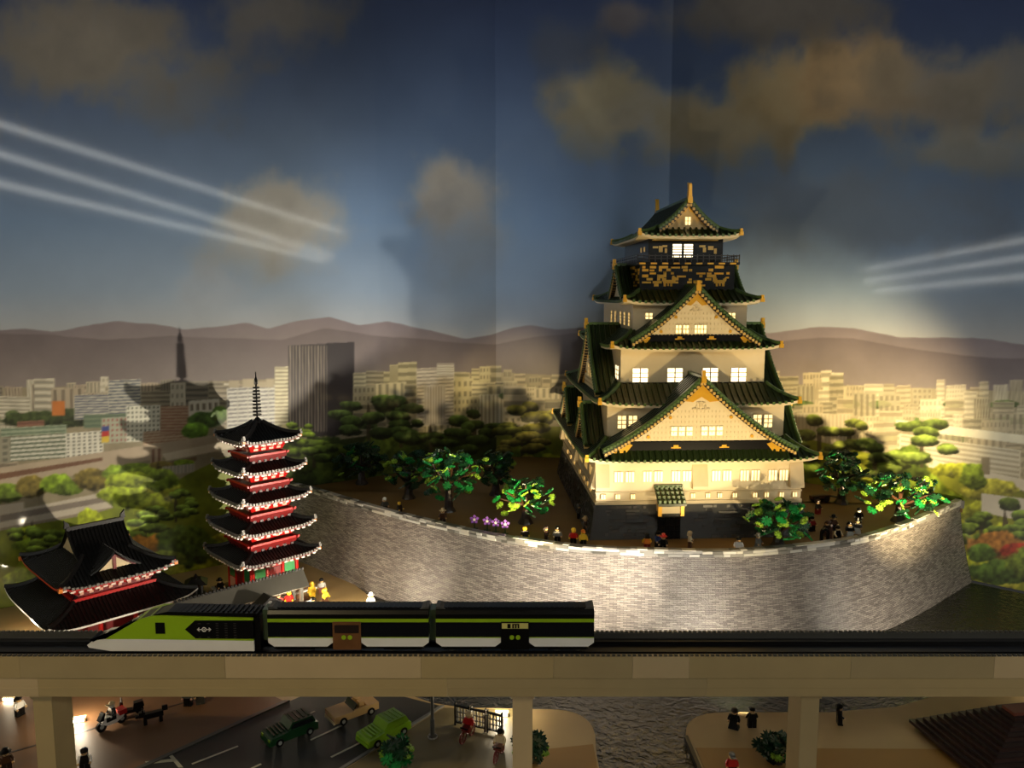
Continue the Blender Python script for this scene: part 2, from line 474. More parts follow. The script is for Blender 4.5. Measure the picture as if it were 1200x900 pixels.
# left-hand park
poly([(-330, 800), (-330, 720), (0, 622), (110, 602), (176, 582), (220, 556), (262, 536), (380, 520), (582, 520), (582, 800)], (112, 122, 34), 1, 0.5)
for i in range(70):
    x = cr.uniform(-60, 330); y = cr.uniform(555, 690)
    if y < 640 - 0.45 * (x - 20) * (x < 200) - 20:
        continue
    blob(x, y, cr.uniform(14, 32), cr.uniform(8, 18), cr.choice([(150, 162, 40), (134, 150, 40), (108, 128, 36), (158, 160, 52)]), 0.7)
for x, y, s, sd in [(38, 622, 26, 1), (170, 612, 24, 4), (206, 590, 20, 6), (70, 640, 22, 8)]:
    cloudpine(x, y, s, (112, 134, 50), 6, sd)
blob(176, 640, 26, 14, (150, 104, 40), 0.7); blob(218, 640, 36, 24, (72, 92, 34), 0.6); blob(190, 655, 30, 10, (96, 108, 36), 0.6)
# apartment slab and dark tower
facade(266, 338, 455, 506, (206, 204, 190), 'h', (128, 126, 124), -0.07, 11)
for i in range(6):
    poly([(266 + 12 * i, 455 - .84 * i), (267.2 + 12 * i, 455 - .84 * i), (267.2 + 12 * i, 505), (266 + 12 * i, 505)], (186, 182, 168))
facade(322, 338, 430, 506, (214, 206, 170), 'h', (150, 142, 118), -0.02, 17)
for x, w, h in [(268, 12, 6), (284, 14, 8), (300, 12, 5), (312, 9, 8)]:
    facade(x, x + w, 452 - h, 454, (168, 156, 128), 'n', None)
poly([(330, 498), (352, 495), (352, 506), (330, 508)], (196, 186, 140))
poly([(338, 405), (415, 401), (415, 505), (376, 512), (338, 506)], (58, 52, 52), 1, 0.05)
for i in range(13):
    x = 339.5 + i * 3.6
    poly([(x, 405), (x + 1.5, 404.9), (x + 1.5, 506), (x, 506)], (126, 116, 104) if i % 3 else (150, 140, 124), 0.85)
poly([(383, 402), (415, 401), (415, 505), (390, 512), (383, 512)], (44, 39, 42), 1, 0.05)
# centre of the print, left of the corner
skyline(414, 586, 446, 486, 3, 9, pal=[(176, 166, 130), (190, 180, 146), (150, 142, 116), (160, 150, 122)])
facade(488, 532, 432, 500, (196, 186, 164), 'h', (140, 132, 122), -0.05, 16)
facade(512, 532, 426, 440, (200, 192, 170), 'h', (146, 138, 126), 0, 5)
facade(497, 522, 452, 498, (178, 170, 156), 'v', (146, 138, 128), -0.02, 8)
facade(562, 590, 462, 500, (206, 198, 168), 'v', (160, 150, 126), 0, 6)
poly([(330, 540), (400, 515), (470, 505), (582, 512), (582, 620), (330, 620)], (46, 54, 22), 1, 0.6)
for i in range(46):
    blob(cr.uniform(335, 585), cr.uniform(520, 580), cr.uniform(14, 30), cr.uniform(10, 18), cr.choice([(60, 74, 26), (46, 58, 22), (76, 90, 32)]), 0.7)
for x, y, s, sd, c in [(432, 486, 30, 2, (70, 88, 40)), (470, 492, 30, 3, (62, 78, 36)), (505, 508, 24, 11, (58, 72, 34)), (556, 505, 26, 5, (70, 86, 40)), (368, 520, 26, 7, (92, 112, 40)), (350, 505, 16, 8, (118, 142, 48))]:
    cloudpine(x, y, s, c, 6, sd)
# ---- right wall of the print
PALE = [(186, 174, 142), (166, 154, 124), (200, 188, 156), (176, 162, 130), (154, 144, 116)]
skyline(590, 980, 452, 500, 4, 14, 1.0, PALE)
skyline(900, 1520, 462, 560, 6, 17, 0.75, PALE)  # pale, see-through blocks put the hazy reflection into the print
facade(934, 996, 484, 520, (178, 166, 138), 'v', (158, 146, 120), 0.02, 14)
facade(1054, 1196, 508, 560, (196, 186, 158), 'h', (160, 150, 126), 0.14, 9)
poly([(1050, 492), (1200, 510), (1330, 528), (1330, 536), (1050, 502)], (206, 198, 170))
poly([(1080, 536), (1330, 590), (1330, 604), (1080, 548)], (206, 196, 172)); poly([(1096, 556), (1330, 604), (1330, 612), (1096, 564)], (126, 112, 88))
facade(1150, 1160, 536, 556, (128, 116, 92), 'n', None)
poly([(582, 500), (760, 500), (950, 515), (1080, 545), (1330, 610), (1520, 640), (1520, 800), (582, 800)], (118, 122, 34), 1, 0.5)
for i in range(120):
    x = cr.uniform(584, 1330); y = cr.uniform(505, 700)
    if y < 505 + max(0, (x - 900)) * 0.16 + 8:
        continue
    c = cr.choice([(146, 150, 42), (124, 132, 36), (156, 152, 54), (100, 116, 34)])
    if 900 < x < 1075:
        c = cr.choice([(70, 84, 30), (56, 70, 26), (84, 98, 34)])
    blob(x, y, cr.uniform(16, 32), cr.uniform(9, 20), c, 0.7)
poly([(1150, 578), (1330, 600), (1330, 640), (1150, 600)], (196, 188, 170))
for x, y, s, sd, c in [(602, 500, 22, 21, (120, 122, 44)), (628, 492, 26, 22, (132, 128, 50)), (612, 525, 22, 23, (150, 140, 60)), (960, 512, 28, 24, (92, 102, 44)), (995, 510, 24, 25, (104, 112, 48)), (1025, 535, 30, 26, (78, 90, 38)), (1080, 515, 30, 27, (90, 104, 44)), (1178, 612, 34, 28, (96, 116, 44)), (1150, 620, 26, 29, (104, 122, 44)), (1260, 620, 36, 30, (100, 118, 44))]:  # yellower greens beside the corner put warm light into the print
    cloudpine(x, y, s, c, 6, sd)
blob(1168, 640, 36, 18, (138, 94, 42), 0.7); blob(1192, 645, 20, 9, (140, 48, 32), 0.6); blob(1150, 648, 16, 12, (74, 96, 34), 0.6); blob(1180, 670, 60, 14, (66, 86, 32), 0.7); blob(1230, 660, 50, 22, (96, 112, 36), 0.7)
canvas = np.clip(canvas, 0, 255) / 255.0
canvas_lin = np.where(canvas <= 0.04045, canvas / 12.92, ((canvas + 0.055) / 1.055) ** 2.4)

WL = [(-215, 133), (-44, 256), (-6, 287)]
WR = [(-6, 287), (56, 280), (225, 134.6)]
def print_material():
    m = bpy.data.materials.new('printed_vinyl')
    m.use_nodes = True
    nt = m.node_tree; b = nt.nodes['Principled BSDF']
    a = nt.nodes.new('ShaderNodeVertexColor'); a.layer_name = 'print'
    nt.links.new(a.outputs['Color'], b.inputs['Base Color'])
    b.inputs['Roughness'].default_value = 0.45
    b.inputs['Specular IOR Level'].default_value = 0.30
    b.inputs['Coat Weight'].default_value = 0.4
    b.inputs['Coat Roughness'].default_value = 0.06
    tc = nt.nodes.new('ShaderNodeTexCoord'); nz = nt.nodes.new('ShaderNodeTexNoise')
    nz.inputs['Scale'].default_value = 2.5; nz.inputs['Detail'].default_value = 1
    nt.links.new(tc.outputs['Object'], nz.inputs['Vector'])
    bp = nt.nodes.new('ShaderNodeBump'); bp.inputs['Strength'].default_value = 0.10; bp.inputs['Distance'].default_value = 0.01
    nt.links.new(nz.outputs['Fac'], bp.inputs['Height']); nt.links.new(bp.outputs['Normal'], b.inputs['Normal'])
    return m
VINYL = print_material()
def print_wall(name, pts, label, z0=-1.0, z1=205.0, step=0.33):
    xs, ys = [], []
    for (xa, ya), (xb, yb) in zip(pts[:-1], pts[1:]):
        n = max(2, int(math.hypot(xb - xa, yb - ya) / step))
        for i in range(n):
            xs.append(xa + (xb - xa) * i / n); ys.append(ya + (yb - ya) * i / n)
    xs.append(pts[-1][0]); ys.append(pts[-1][1])
    zs = np.concatenate([np.arange(z0, 80, 0.30), np.arange(80, z1 + 0.1, 1.2)])
    X = np.array(xs); Y = np.array(ys)
    nx, nz = len(X), len(zs)
    V = np.zeros((nz, nx, 3)); V[..., 0] = X[None]; V[..., 1] = Y[None]; V[..., 2] = zs[:, None]
    zz = V[..., 2] - H
    d = V[..., 1] * _c - zz * _s; u = V[..., 1] * _s + zz * _c
    px = np.clip(600 + FPX * V[..., 0] / d - CX0, 0, CW - 1.001); py = np.clip(450 - FPX * u / d - CY0, 0, CH - 1.001)
    xi = px.astype(int); yi = py.astype(int); fx = (px - xi)[..., None]; fy = (py - yi)[..., None]
    xi1 = np.minimum(xi + 1, CW - 1); yi1 = np.minimum(yi + 1, CH - 1)
    C = (canvas_lin[yi, xi] * (1 - fx) + canvas_lin[yi, xi1] * fx) * (1 - fy) + (canvas_lin[yi1, xi] * (1 - fx) + canvas_lin[yi1, xi1] * fx) * fy
    idx = np.arange(nx * nz).reshape(nz, nx)
    q = np.stack([idx[:-1, :-1], idx[:-1, 1:], idx[1:, 1:], idx[1:, :-1]], -1).reshape(-1, 4)
    me = bpy.data.meshes.new(name)
    me.vertices.add(nx * nz); me.vertices.foreach_set('co', (V * S).ravel())
    me.loops.add(q.size); me.loops.foreach_set('vertex_index', q.ravel())
    me.polygons.add(len(q)); me.polygons.foreach_set('loop_start', np.arange(0, q.size, 4)); me.polygons.foreach_set('loop_total', np.full(len(q), 4))
    at = me.color_attributes.new('print', 'FLOAT_COLOR', 'POINT')
    at.data.foreach_set('color', np.concatenate([C, np.ones(C.shape[:2] + (1,))], -1).ravel())
    me.update(calc_edges=True)
    me.materials.append(VINYL)
    return struct(put(name, me), label)
print_wall('wall_left', WL, 'printed city backdrop with hills, tower block and park, left of the corner')
print_wall('wall_right', WR, 'printed city backdrop with clouds and hills behind the castle')

# ================================================================== ground, water, rampart
PLAZA = mat('plaza_tan_baseplate', (172, 146, 100), 0.5, var=0.18, scale=9)
STRIPM = mat('bank_strip_ochre', (150, 112, 54), 0.5, var=0.15, scale=9)
ASPHALT = mat('road_dark_grey', (40, 39, 34), 0.6, var=0.25, scale=12, bump=0.2, bscale=900)
COURT = mat('courtyard_brown', (118, 90, 44), 0.6, var=0.2, scale=10)
LINEM = mat('road_line_paint', (176, 172, 150), 0.5)
def water_mat():
    m = bpy.data.materials.new('dark_moat_water'); m.use_nodes = True
    nt = m.node_tree; b = nt.nodes['Principled BSDF']
    b.inputs['Base Color'].default_value = lin((14, 17, 10)) + (1,)
    b.inputs['Roughness'].default_value = 0.09
    b.inputs['IOR'].default_value = 1.55
    tc = nt.nodes.new('ShaderNodeTexCoord'); nz = nt.nodes.new('ShaderNodeTexNoise')
    nz.inputs['Scale'].default_value = 48; nz.inputs['Detail'].default_value = 4; nz.inputs['Distortion'].default_value = 1.4
    nt.links.new(tc.outputs['Object'], nz.inputs['Vector'])
    bp = nt.nodes.new('ShaderNodeBump'); bp.inputs['Strength'].default_value = 0.55; bp.inputs['Distance'].default_value = 0.01
    nt.links.new(nz.outputs['Fac'], bp.inputs['Height']); nt.links.new(bp.outputs['Normal'], b.inputs['Normal'])
    return m
WATER = water_mat()
wm = MB().box(-60, 205, 60, 282, -1.6, -1.0)
# keep the sheet inside the two printed walls
wm = MB().extr([(-60, 60), (205, 60), (205, 148), (56, 277), (-6, 284), (-44, 254), (-60, 243)], -1.6, -0.9, 'xy')
struct(wm.build('water', WATER), 'dark rippled moat water around the rampart')

def slab(name, pts, z0, z1, m):
    return struct(MB().extr(pts, z0, z1, 'xy').build(name, m))
def rounded(c0, c1, c2, n=8):
    out = []
    for i in range(n + 1):
        t = i / n
        out.append(tuple((1 - t) ** 2 * a + 2 * t * (1 - t) * b + t * t * c for a, b, c in zip(c0, c1, c2)))
    return out
left_land = [(-213, 60), (15.0, 60), (15.0, 128)] + rounded((15.4, 134), (15.2, 142.6), (7, 142.6)) + [(-10, 143.2), (-16, 145), (-24, 150), (-30, 162), (-35, 180), (-36, 196), (-50, 216), (-66, 232), (-74, 233.5), (-213, 133.5)]
f = slab('floor', left_land, -1.5, 0.0, PLAZA); f['label'] = 'tan plaza and pavement in front of the temple'
right_land = [(33.4, 60)] + rounded((32.0, 132), (32.6, 141.5), (42, 141.5)) + [(62, 141.5), (76, 143.5), (88, 148.5), (104, 153), (204, 146), (204, 60)]
f = slab('ground', right_land, -1.5, 0.0, PLAZA); f['label'] = 'tan river bank beside the water'
slab('bank_strip', [(3.2, 60), (14.7, 60), (14.7, 130.6), (3.2, 128.6)], 0.0, 0.12, STRIPM)['label'] = 'ochre strip on the near bank'  # slightly raised ochre strip along the front of the bank
slab('bank_strip', [(33.8, 60), (204, 60), (204, 128), (33.0, 129.5)], 0.0, 0.12, STRIPM)['label'] = 'ochre strip on the far side of the river'
slab('road', [(-118, 60), (-44.5, 145.5), (-36, 154), (-26, 149), (-14, 143.6), (-78, 60)], 0.0, 0.10, ASPHALT)['label'] = 'dark grey road passing under the viaduct'
slab('pavement', [(-200, 60), (-119.2, 60), (-45.7, 145.5), (-52, 150), (-150, 150), (-185, 145)], 0.0, 0.10, mat('brown_pavement', (112, 80, 52), 0.5, var=0.15, scale=9))['label'] = 'brown pavement on the left of the road'
slab('pavement', [(-77.2, 60), (-13.4, 143.0), (-6, 142.6), (3.0, 142.4), (3.0, 60)], 0.0, 0.10, mat('olive_pavement', (104, 92, 58), 0.5, var=0.15, scale=9))['label'] = 'olive grey pavement between the road and the river'
slab('trim_1', [(-119.2, 60), (-45.7, 145.5), (-44.5, 145.5), (-118, 60)], 0.0, 0.3, DGREY)
slab('trim_2', [(-14.2, 143.6), (-78, 60), (-77.2, 60), (-13.4, 143.6)], 0.0, 0.3, MGREY)
slab('trim_3', [(-103, 118), (-62, 147), (-62, 147.5), (-103, 118.6)], 0.10, 0.14, DBROWN)
slab('trim_4', [(33.0, 60), (33.7, 60), (32.4, 133), (31.7, 133)], -0.6, 0.35, BLACK)
for i, (a, b) in enumerate([((225, 896), (279, 875)), ((388, 888), (424, 870)), ((364, 868), (402, 850)), ((343, 847), (369, 834)), ((284, 906), (306, 896)), ((430, 866), (462, 850))]):
    p, q = Vector(atZ(*a)), Vector(atZ(*b))
    d = (q - p).normalized(); s_ = Vector((-d.y, d.x, 0)) * 0.22
    slab('road_line', [(p + s_).to_tuple()[:2], (p - s_).to_tuple()[:2], (q - s_).to_tuple()[:2], (q + s_).to_tuple()[:2]], 0.10, 0.13, LINEM)
for quad in [[(196, 884), (201, 884), (215, 900), (209, 900)], [(170, 893), (203, 890), (204, 893), (172, 896)]]:
    slab('road_line', [atZ(*p)[:2] for p in quad], 0.10, 0.13, LINEM)

# rampart
CY = 20.5
top_pts = [(-69.5, 235), (-59.6, 227.2), (-35, 205), (-8.5, 185.3), (8, 177.2), (20, 173.3), (43, 171), (59.5, 172.6), (82.6, 180), (101, 192), (126.0, 212.6), (129.0, 215.4)]
curve = catmull(top_pts, 16)
tang = np.gradient(curve, axis=0)
nrm = np.stack([tang[:, 1], -tang[:, 0]], 1); nrm /= np.linalg.norm(nrm, axis=1)[:, None]
arc = np.concatenate([[0], np.cumsum(np.linalg.norm(np.diff(curve, axis=0), axis=1))])
def curve_at(s_, off=0.0):
    x = np.interp(s_, arc, curve[:, 0]); y = np.interp(s_, arc, curve[:, 1])
    nx = np.interp(s_, arc, nrm[:, 0]); ny = np.interp(s_, arc, nrm[:, 1])
    return x + nx * off, y + ny * off, math.atan2(-nx, ny) + math.pi
def stone_wall_mat():
    m = bpy.data.materials.new('rampart_stone_plates'); m.use_nodes = True
    nt = m.node_tree; b = nt.nodes['Principled BSDF']
    uv = nt.nodes.new('ShaderNodeUVMap')
    br = nt.nodes.new('ShaderNodeTexBrick')
    br.inputs['Scale'].default_value = 1.0
    br.inputs['Brick Width'].default_value = 1.6; br.inputs['Row Height'].default_value = 0.34
    br.inputs['Mortar Size'].default_value = 0.035
    br.inputs['Color1'].default_value = lin((160, 151, 142)) + (1,); br.inputs['Color2'].default_value = lin((114, 107, 102)) + (1,)
    br.inputs['Mortar'].default_value = lin((74, 70, 64)) + (1,)
    nt.links.new(uv.outputs['UV'], br.inputs['Vector'])
    nz = nt.nodes.new('ShaderNodeTexNoise'); nz.inputs['Scale'].default_value = 0.09; nz.inputs['Detail'].default_value = 3
    nt.links.new(uv.outputs['UV'], nz.inputs['Vector'])
    mx = nt.nodes.new('ShaderNodeMix'); mx.data_type = 'RGBA'; mx.blend_type = 'MULTIPLY'; mx.inputs['Factor'].default_value = 0.45
    nt.links.new(br.outputs['Color'], mx.inputs['A'])
    nt.links.new(nz.outputs['Fac'], mx.inputs['B'])
    nt.links.new(mx.outputs['Result'], b.inputs['Base Color'])
    b.inputs['Roughness'].default_value = 0.27
    n2 = nt.nodes.new('ShaderNodeTexNoise'); n2.inputs['Scale'].default_value = 3.2; n2.inputs['Detail'].default_value = 5
    nt.links.new(uv.outputs['UV'], n2.inputs['Vector'])
    ad = nt.nodes.new('ShaderNodeMath'); ad.operation = 'MULTIPLY_ADD'; ad.inputs[1].default_value = 0.9
    nt.links.new(n2.outputs['Fac'], ad.inputs[0]); nt.links.new(br.outputs['Fac'], ad.inputs[2])
    bp = nt.nodes.new('ShaderNodeBump'); bp.inputs['Strength'].default_value = 0.85; bp.inputs['Distance'].default_value = 0.0018
    nt.links.new(ad.outputs[0], bp.inputs['Height']); nt.links.new(bp.outputs['Normal'], b.inputs['Normal'])
    return m
RAMP = stone_wall_mat()
ramp = thing('rampart', 'curved grey stone rampart wall holding up the castle courtyard', 'wall')
NV = 8
rm = MB()
for j in range(NV + 1):
    t = j / NV
    z = -1.2 + (CY + 1.0 + 1.2) * t
    off = 4.2 * (1 - t) ** 1.5
    for i in range(len(curve)):
        rm.v.append((curve[i, 0] + nrm[i, 0] * off, curve[i, 1] + nrm[i, 1] * off, z))
nc = len(curve)
for j in range(NV):
    for i in range(nc - 1):
        rm.f.append((j * nc + i, j * nc + i + 1, (j + 1) * nc + i + 1, (j + 1) * nc + i)); rm.m.append(0)
me = rm.mesh('stone_face', RAMP, smooth=True)
uvl = me.uv_layers.new(name='UVMap')
for p in me.polygons:
    for li in p.loop_indices:
        vi = me.loops[li].vertex_index
        uvl.data[li].uv = (arc[vi % nc], rm.v[vi][2])
put('stone_face', me, ramp)
# coping: solid strip with two courses of loose-looking grey bricks on its face and top
cm = MB()
for i in range(nc):
    x, y = curve[i]; nx, ny = nrm[i]
    cm.v += [(x + nx * 0.25, y + ny * 0.25, CY + 0.6), (x + nx * 0.25, y + ny * 0.25, CY + 2.0), (x - nx * 1.5, y - ny * 1.5, CY + 2.0), (x - nx * 1.5, y - ny * 1.5, CY - 0.2)]
for i in range(nc - 1):
    for k in range(4):
        a, b = i * 4 + k, i * 4 + (k + 1) % 4
        cm.f.append((a, b, b + 4, a + 4)); cm.m.append(0)
cm.build('coping', MGREY, ramp)
for w in (1.5, 2.3, 3.1):
    MB().box(-w / 2, w / 2, -0.16, 0.3, 0, 0.62).mesh('brick_%d' % int(w * 10), LGREY)
    MB().box(-w / 2, w / 2, -1.0, 0.62, 0, 0.22).mesh('capbrick_%d' % int(w * 10), LGREY)
COPCOL = [LGREY, MGREY, LGREY, mat('pale_grey_plastic', (176, 172, 158), 0.35), DGREY, MGREY]
br = random.Random(12)
for row in range(3):
    s_ = br.uniform(0, 2)
    while s_ < arc[-1] - 2:
        w = br.choice((1.5, 2.3, 3.1))
        if row < 2 and br.random() < 0.8 or row == 2 and br.random() < 0.75:
            x, y, a = curve_at(s_ + w / 2, 0.32 if row < 2 else -0.55)
            me = bpy.data.meshes[('brick_%d' if row < 2 else 'capbrick_%d') % int(w * 10)]
            o = put('brick', me, ramp, (x, y, CY + (0.55 + 0.68 * row if row < 2 else 1.92 + br.uniform(0, 0.08))), a)
            o.material_slots[0].link = 'OBJECT'; o.material_slots[0].material = br.choice(COPCOL)
        s_ += w + 0.06
# courtyard terrace
cpts = [tuple(curve[i] - nrm[i] * 1.0) for i in range(0, nc, 2)] + [(128.5, 214.5), (56, 277), (-6, 284), (-43, 253.5), (-70, 235)]
f = slab('floor', cpts, CY - 1.5, CY, COURT); f['label'] = 'brown courtyard terrace around the castle'

# ================================================================== railway viaduct
via = thing('railway_viaduct', 'long tan railway viaduct on square pillars crossing the front', 'viaduct', (0, 112, 0))
X0, X1 = -120, 118
dk = MB().box(X0, X1, 0.9, 8.2, 24.0, 25.0)
dk.build('deck', BLACK, via)
seams = [X0, -75.5, -44, -14, 6.4, 18.5, 27.2, 52, 74, 96, X1]
CONC = [CONCRETE, mat('tan_viaduct_plastic_pale', (196, 172, 130), 0.42, var=0.1, scale=14), mat('tan_viaduct_plastic_dull', (170, 150, 108), 0.45, var=0.12, scale=14)]
for i in range(len(seams) - 1):
    a, b = seams[i] + 0.02, seams[i + 1] - 0.02
    MB().box(a, b, 0.0, 1.0, 22.4, 25.85).build('beam_panel', CONC[(i * 2) % 3], via)
for a, b, k in [(X0, -73, 1), (-73, -10, 0), (-10, 30, 2), (30, 80, 0), (80, X1, 2)]:
    MB().box(a + 0.02, b - 0.02, 0.12, 1.1, 19.35, 22.28).build('lower_beam_panel', CONC[k], via)
    MB().box(a + 0.02, b - 0.02, 0.05, 0.3, 20.55, 20.8).build('ledge', CONC[k], via)
MB().box(X0, X1, 0.25, 1.0, 22.2, 22.5).build('groove_strip', DBROWN, via)  # dark brown strip set back in the groove between the beams
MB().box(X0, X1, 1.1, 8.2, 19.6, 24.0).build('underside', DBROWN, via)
MB().box(X0, X1, 8.2, 8.9, 19.4, 25.9).build('back_beam', DGREY, via)
st = MB()
x = X0 + 0.4
while x < X1:
    st.box(x - 0.24, x + 0.24, 0.12, 0.6, 25.85, 26.1)
    st.box(x - 0.24, x + 0.24, 8.32, 8.8, 25.9, 26.15)
    x += 0.8
st.build('studs', DGREY, via, kind='stuff')
for yy in (2.6, 6.2):
    MB().box(X0, X1, yy - 0.15, yy + 0.15, 25.0, 25.5).build('rail', BLACK, via)
for a, b, lab in [(-74.5, -71.6, 0), (0.1, 3.2, 1), (45.0, 47.8, 2)]:
    pl = MB().box(a, b, 0.9, 6.2, -1.4, 19.4).build('pillar', CONC[lab], via)
    MB().box(a - 0.25, b + 0.25, 0.7, 6.5, 18.7, 19.36).build('capital', CONC[lab], pl)

# ================================================================== passenger train
TY0, TY1 = 113.6, 118.4      # near and far side of the cars
def zpx(py, Y=TY0):
    return atY(600, py, Y)[2]
def xpx(px, py=740, Y=TY0):
    return atY(px, py, Y)[0]
def wheels(car, xs):
    for cx in xs:
        b = MB()
        b.box(cx - 3.0, cx + 3.0, 0.5, 4.3, -0.35, 0.5)
        bo = b.build('bogie', BLACK, car)
        for dx in (-1.7, 1.7):
            for y in (0.55, 3.85):
                MB().tube((cx + dx, y, 0.0), (cx + dx, y + 0.4, 0.0), 0.62, n=12).build('wheel', DGREY, bo)
ZB = 26.4
def coach(px0, px1, door0, door1, label, doorm, sign):
    x0, x1 = xpx(px0), xpx(px1)
    L = x1 - x0
    car = thing('train_coach', label, 'train coach', (x0, TY0, ZB), 0, 'coaches of the lime and black train')
    d0, d1 = xpx(door0) - x0, xpx(door1) - x0
    # lower white band, split by the door
    zs = [0.0, 0.55, 1.75, 1.9, 4.3, 4.85, 6.25]
    for a, b in ((0.1, d0), (d1, L - 0.1)):
        MB().extr([(a + 0.9, 0.35), (b - 0.9, 0.35), (b, 1.0), (b, zs[2]), (a, zs[2]), (a, 1.0)], 0.0, 4.8, 'xz').build('white_band', WHITE, car)
        MB().box(a, b, 0.0, 4.8, zs[2], zs[2] + 0.12).build('lime_line', LIME, car)
    MB().extr([(0.8, -0.1), (L - 0.8, -0.1), (L - 1.6, 0.5), (1.6, 0.5)], 0.3, 4.5, 'xz').build('underframe', BLACK, car)
    wb = MB().box(0.1, L - 0.1, 0.06, 4.74, zs[2] + 0.12, zs[4]).build('window_band', GLASS, car)
    n = 6
    for i in range(n):
        a = 0.8 + i * (L - 1.6) / n
        MB().box(a, a + (L - 1.6) / n - 0.5, -0.02, 0.1, 2.3, 4.0).build('window_pane', GLASS, wb)
    MB().box(0.1, L - 0.1, -0.02, 4.82, zs[4], zs[5]).build('lime_stripe', LIME, car)
    pr = [(0.0, zs[5]), (0.0, zs[5] + 0.7), (0.4, zs[6] - 0.2), (1.2, zs[6]), (3.0, zs[6]), (4.2, zs[6] - 0.35), (4.8, zs[5] + 0.5), (4.8, zs[5])]
    rf = MB().extr([(p[0], p[1]) for p in pr], 0.1, L - 0.1, 'yz').build('roof', BLACK, car)
    rr = MB()
    a = 1.6
    while a < L - 1.6:
        rr.box(a, a + 0.25, 0.9, 3.2, zs[6] - 0.35, zs[6] + 0.03); a += 0.8
    rr.build('roof_ribs', BLACK, rf, kind='stuff')
    for a in (0.1, L - 1.5):
        MB().extr([(a + (0 if a > 1 else 0.0), zs[6] - 0.1), (a + 1.4, zs[6] - 0.1), (a + (1.4 if a > 1 else 0.6), zs[6] + 0.25), (a + (0.9 if a > 1 else 0.0), zs[6] + 0.25)], 0.6, 3.2, 'xz').build('roof_end', DGREY, car)
    dr = MB().box(d0, d1, -0.12, 4.92, -0.1, zs[4] + 0.1).build('door', doorm, car)
    mid = (d0 + d1) / 2
    for k in (-0.48, 0.48):
        MB().tube((mid + k, -0.2, 1.9), (mid + k, -0.1, 1.9), 0.36, n=12).build('door_button', LIME, dr)
    if sign:
        sg = MB().box(d0 + 0.15, d1 - 0.15, -0.2, -0.1, 3.35, 4.2).build('destination_sign', mat('sign_cream', (216, 206, 120), 0.4), dr)
        # dark print on the sign: a block and two bars
    else:
        MB().box(d0 + 0.3, d1 - 0.3, -0.16, -0.1, 2.6, 3.9).build('door_window', DBROWN, dr)
    wheels(car, (4.2, L - 4.2))
    return car, d0, d1
DOORB = mat('brown_door_plastic', (112, 74, 42), 0.35, var=0.3, scale=60)
c1, a, b = coach(313, 503, 390, 423, 'middle train coach with a brown door between two lime buttons', DOORB, False)
c2, a, b = coach(510, 697, 587, 620, 'last train coach with a black door under a cream sign', BLACK, True)
sg = [o for o in c2.children if o.name.startswith('door')][0].children
sgn = [o for o in sg if o.name.startswith('destination_sign')][0]
m_ = MB().box(a + 1.0, a + 1.5, -0.24, -0.19, 3.42, 4.12)
for k in range(3):
    m_.box(a + 1.75 + k * 0.42, a + 2.0 + k * 0.42, -0.24, -0.19, 3.42, 4.12)
m_.box(a + 1.75, a + 2.8, -0.24, -0.19, 3.95, 4.12)
for o in sg:
    if o is sgn:
        m_.build('sign_print', BLACK, o.parent)
# power car
x0, x1 = xpx(100), xpx(307)
L = x1 - x0
pc = thing('train_power_car', 'leading train car with pointed lime nose and black roof', 'train car', (x0, TY0, ZB))
def NX(px): return xpx(px) - x0
def NZ(py): return zpx(py) - ZB
def NR(py): return zpx(py, TY0 + 3.6) - ZB
nose = [(NX(101), NZ(756)), (NX(103), NZ(759)), (NX(128), NZ(763)), (NX(297), NZ(763)), (NX(297), NZ(751)), (NX(160), NZ(749)), (NX(128), NZ(749)), (NX(112), NZ(751))]
MB().extr(nose, 0.0, 4.8, 'xz').build('white_band', WHITE, pc)
lm = [(NX(123), NZ(749)), (NX(160), NZ(749)), (NX(297), NZ(751)), (NX(297), NZ(725)), (NX(186), NZ(722)), (NX(178), NZ(722)), (NX(164), NZ(726))]
MB().extr(lm, 0.0, 4.8, 'xz').build('lime_side', LIME, pc)
rfp = [(NX(104), NZ(753)), (NX(128), NZ(747.5)), (NX(165), NZ(725.5)), (NX(180), NZ(721.5)), (NX(301), NZ(724.5)), (NX(301), NR(709)), (NX(196), NR(707)), (NX(180), NR(711)), (NX(160), NR(720)), (NX(130), NR(735)), (NX(112), NR(744)), (NX(103), NZ(751))]
rf = MB().extr(rfp, 0.3, 3.7, 'xz').build('roof', BLACK, pc)
rr = MB()
a = NX(205)
while a < NX(296):
    rr.box(a, a + 0.25, 0.6, 3.4, NR(709.5), NR(707.0)); a += 0.8
rr.build('roof_ribs', BLACK, rf, kind='stuff')
MB().extr([(NX(125), NR(736.5)), (NX(158), NR(720)), (NX(154), NR(719.6)), (NX(122), NR(736.8))], 0.8, 4.0, 'xz').build('windscreen', GLASS, pc)
MB().box(NX(182.5), NX(193.5), -0.06, 4.86, NZ(742.5), NZ(729.5)).build('cab_window', BLACK, pc)
ptch = [(NX(217), NZ(737.5)), (NX(229), NZ(748)), (NX(297), NZ(748.5)), (NX(297), NZ(727)), (NX(229), NZ(727))]
pt = MB().extr(ptch, -0.06, 4.86, 'xz').build('side_patch', BLACK, pc)
gm = MB()
for i in range(5):
    for j in range(7):
        gx = NX(231) + i * 0.72 * 1.9 + 0.2; gz = NZ(747) + j * 0.37
        if 1 <= j <= 5 and i < 2:
            continue
        gm.box(gx, gx + 0.42, -0.09, -0.05, gz, gz + 0.07)
gm.build('grille_dashes', DGREY, pt, kind='stuff')
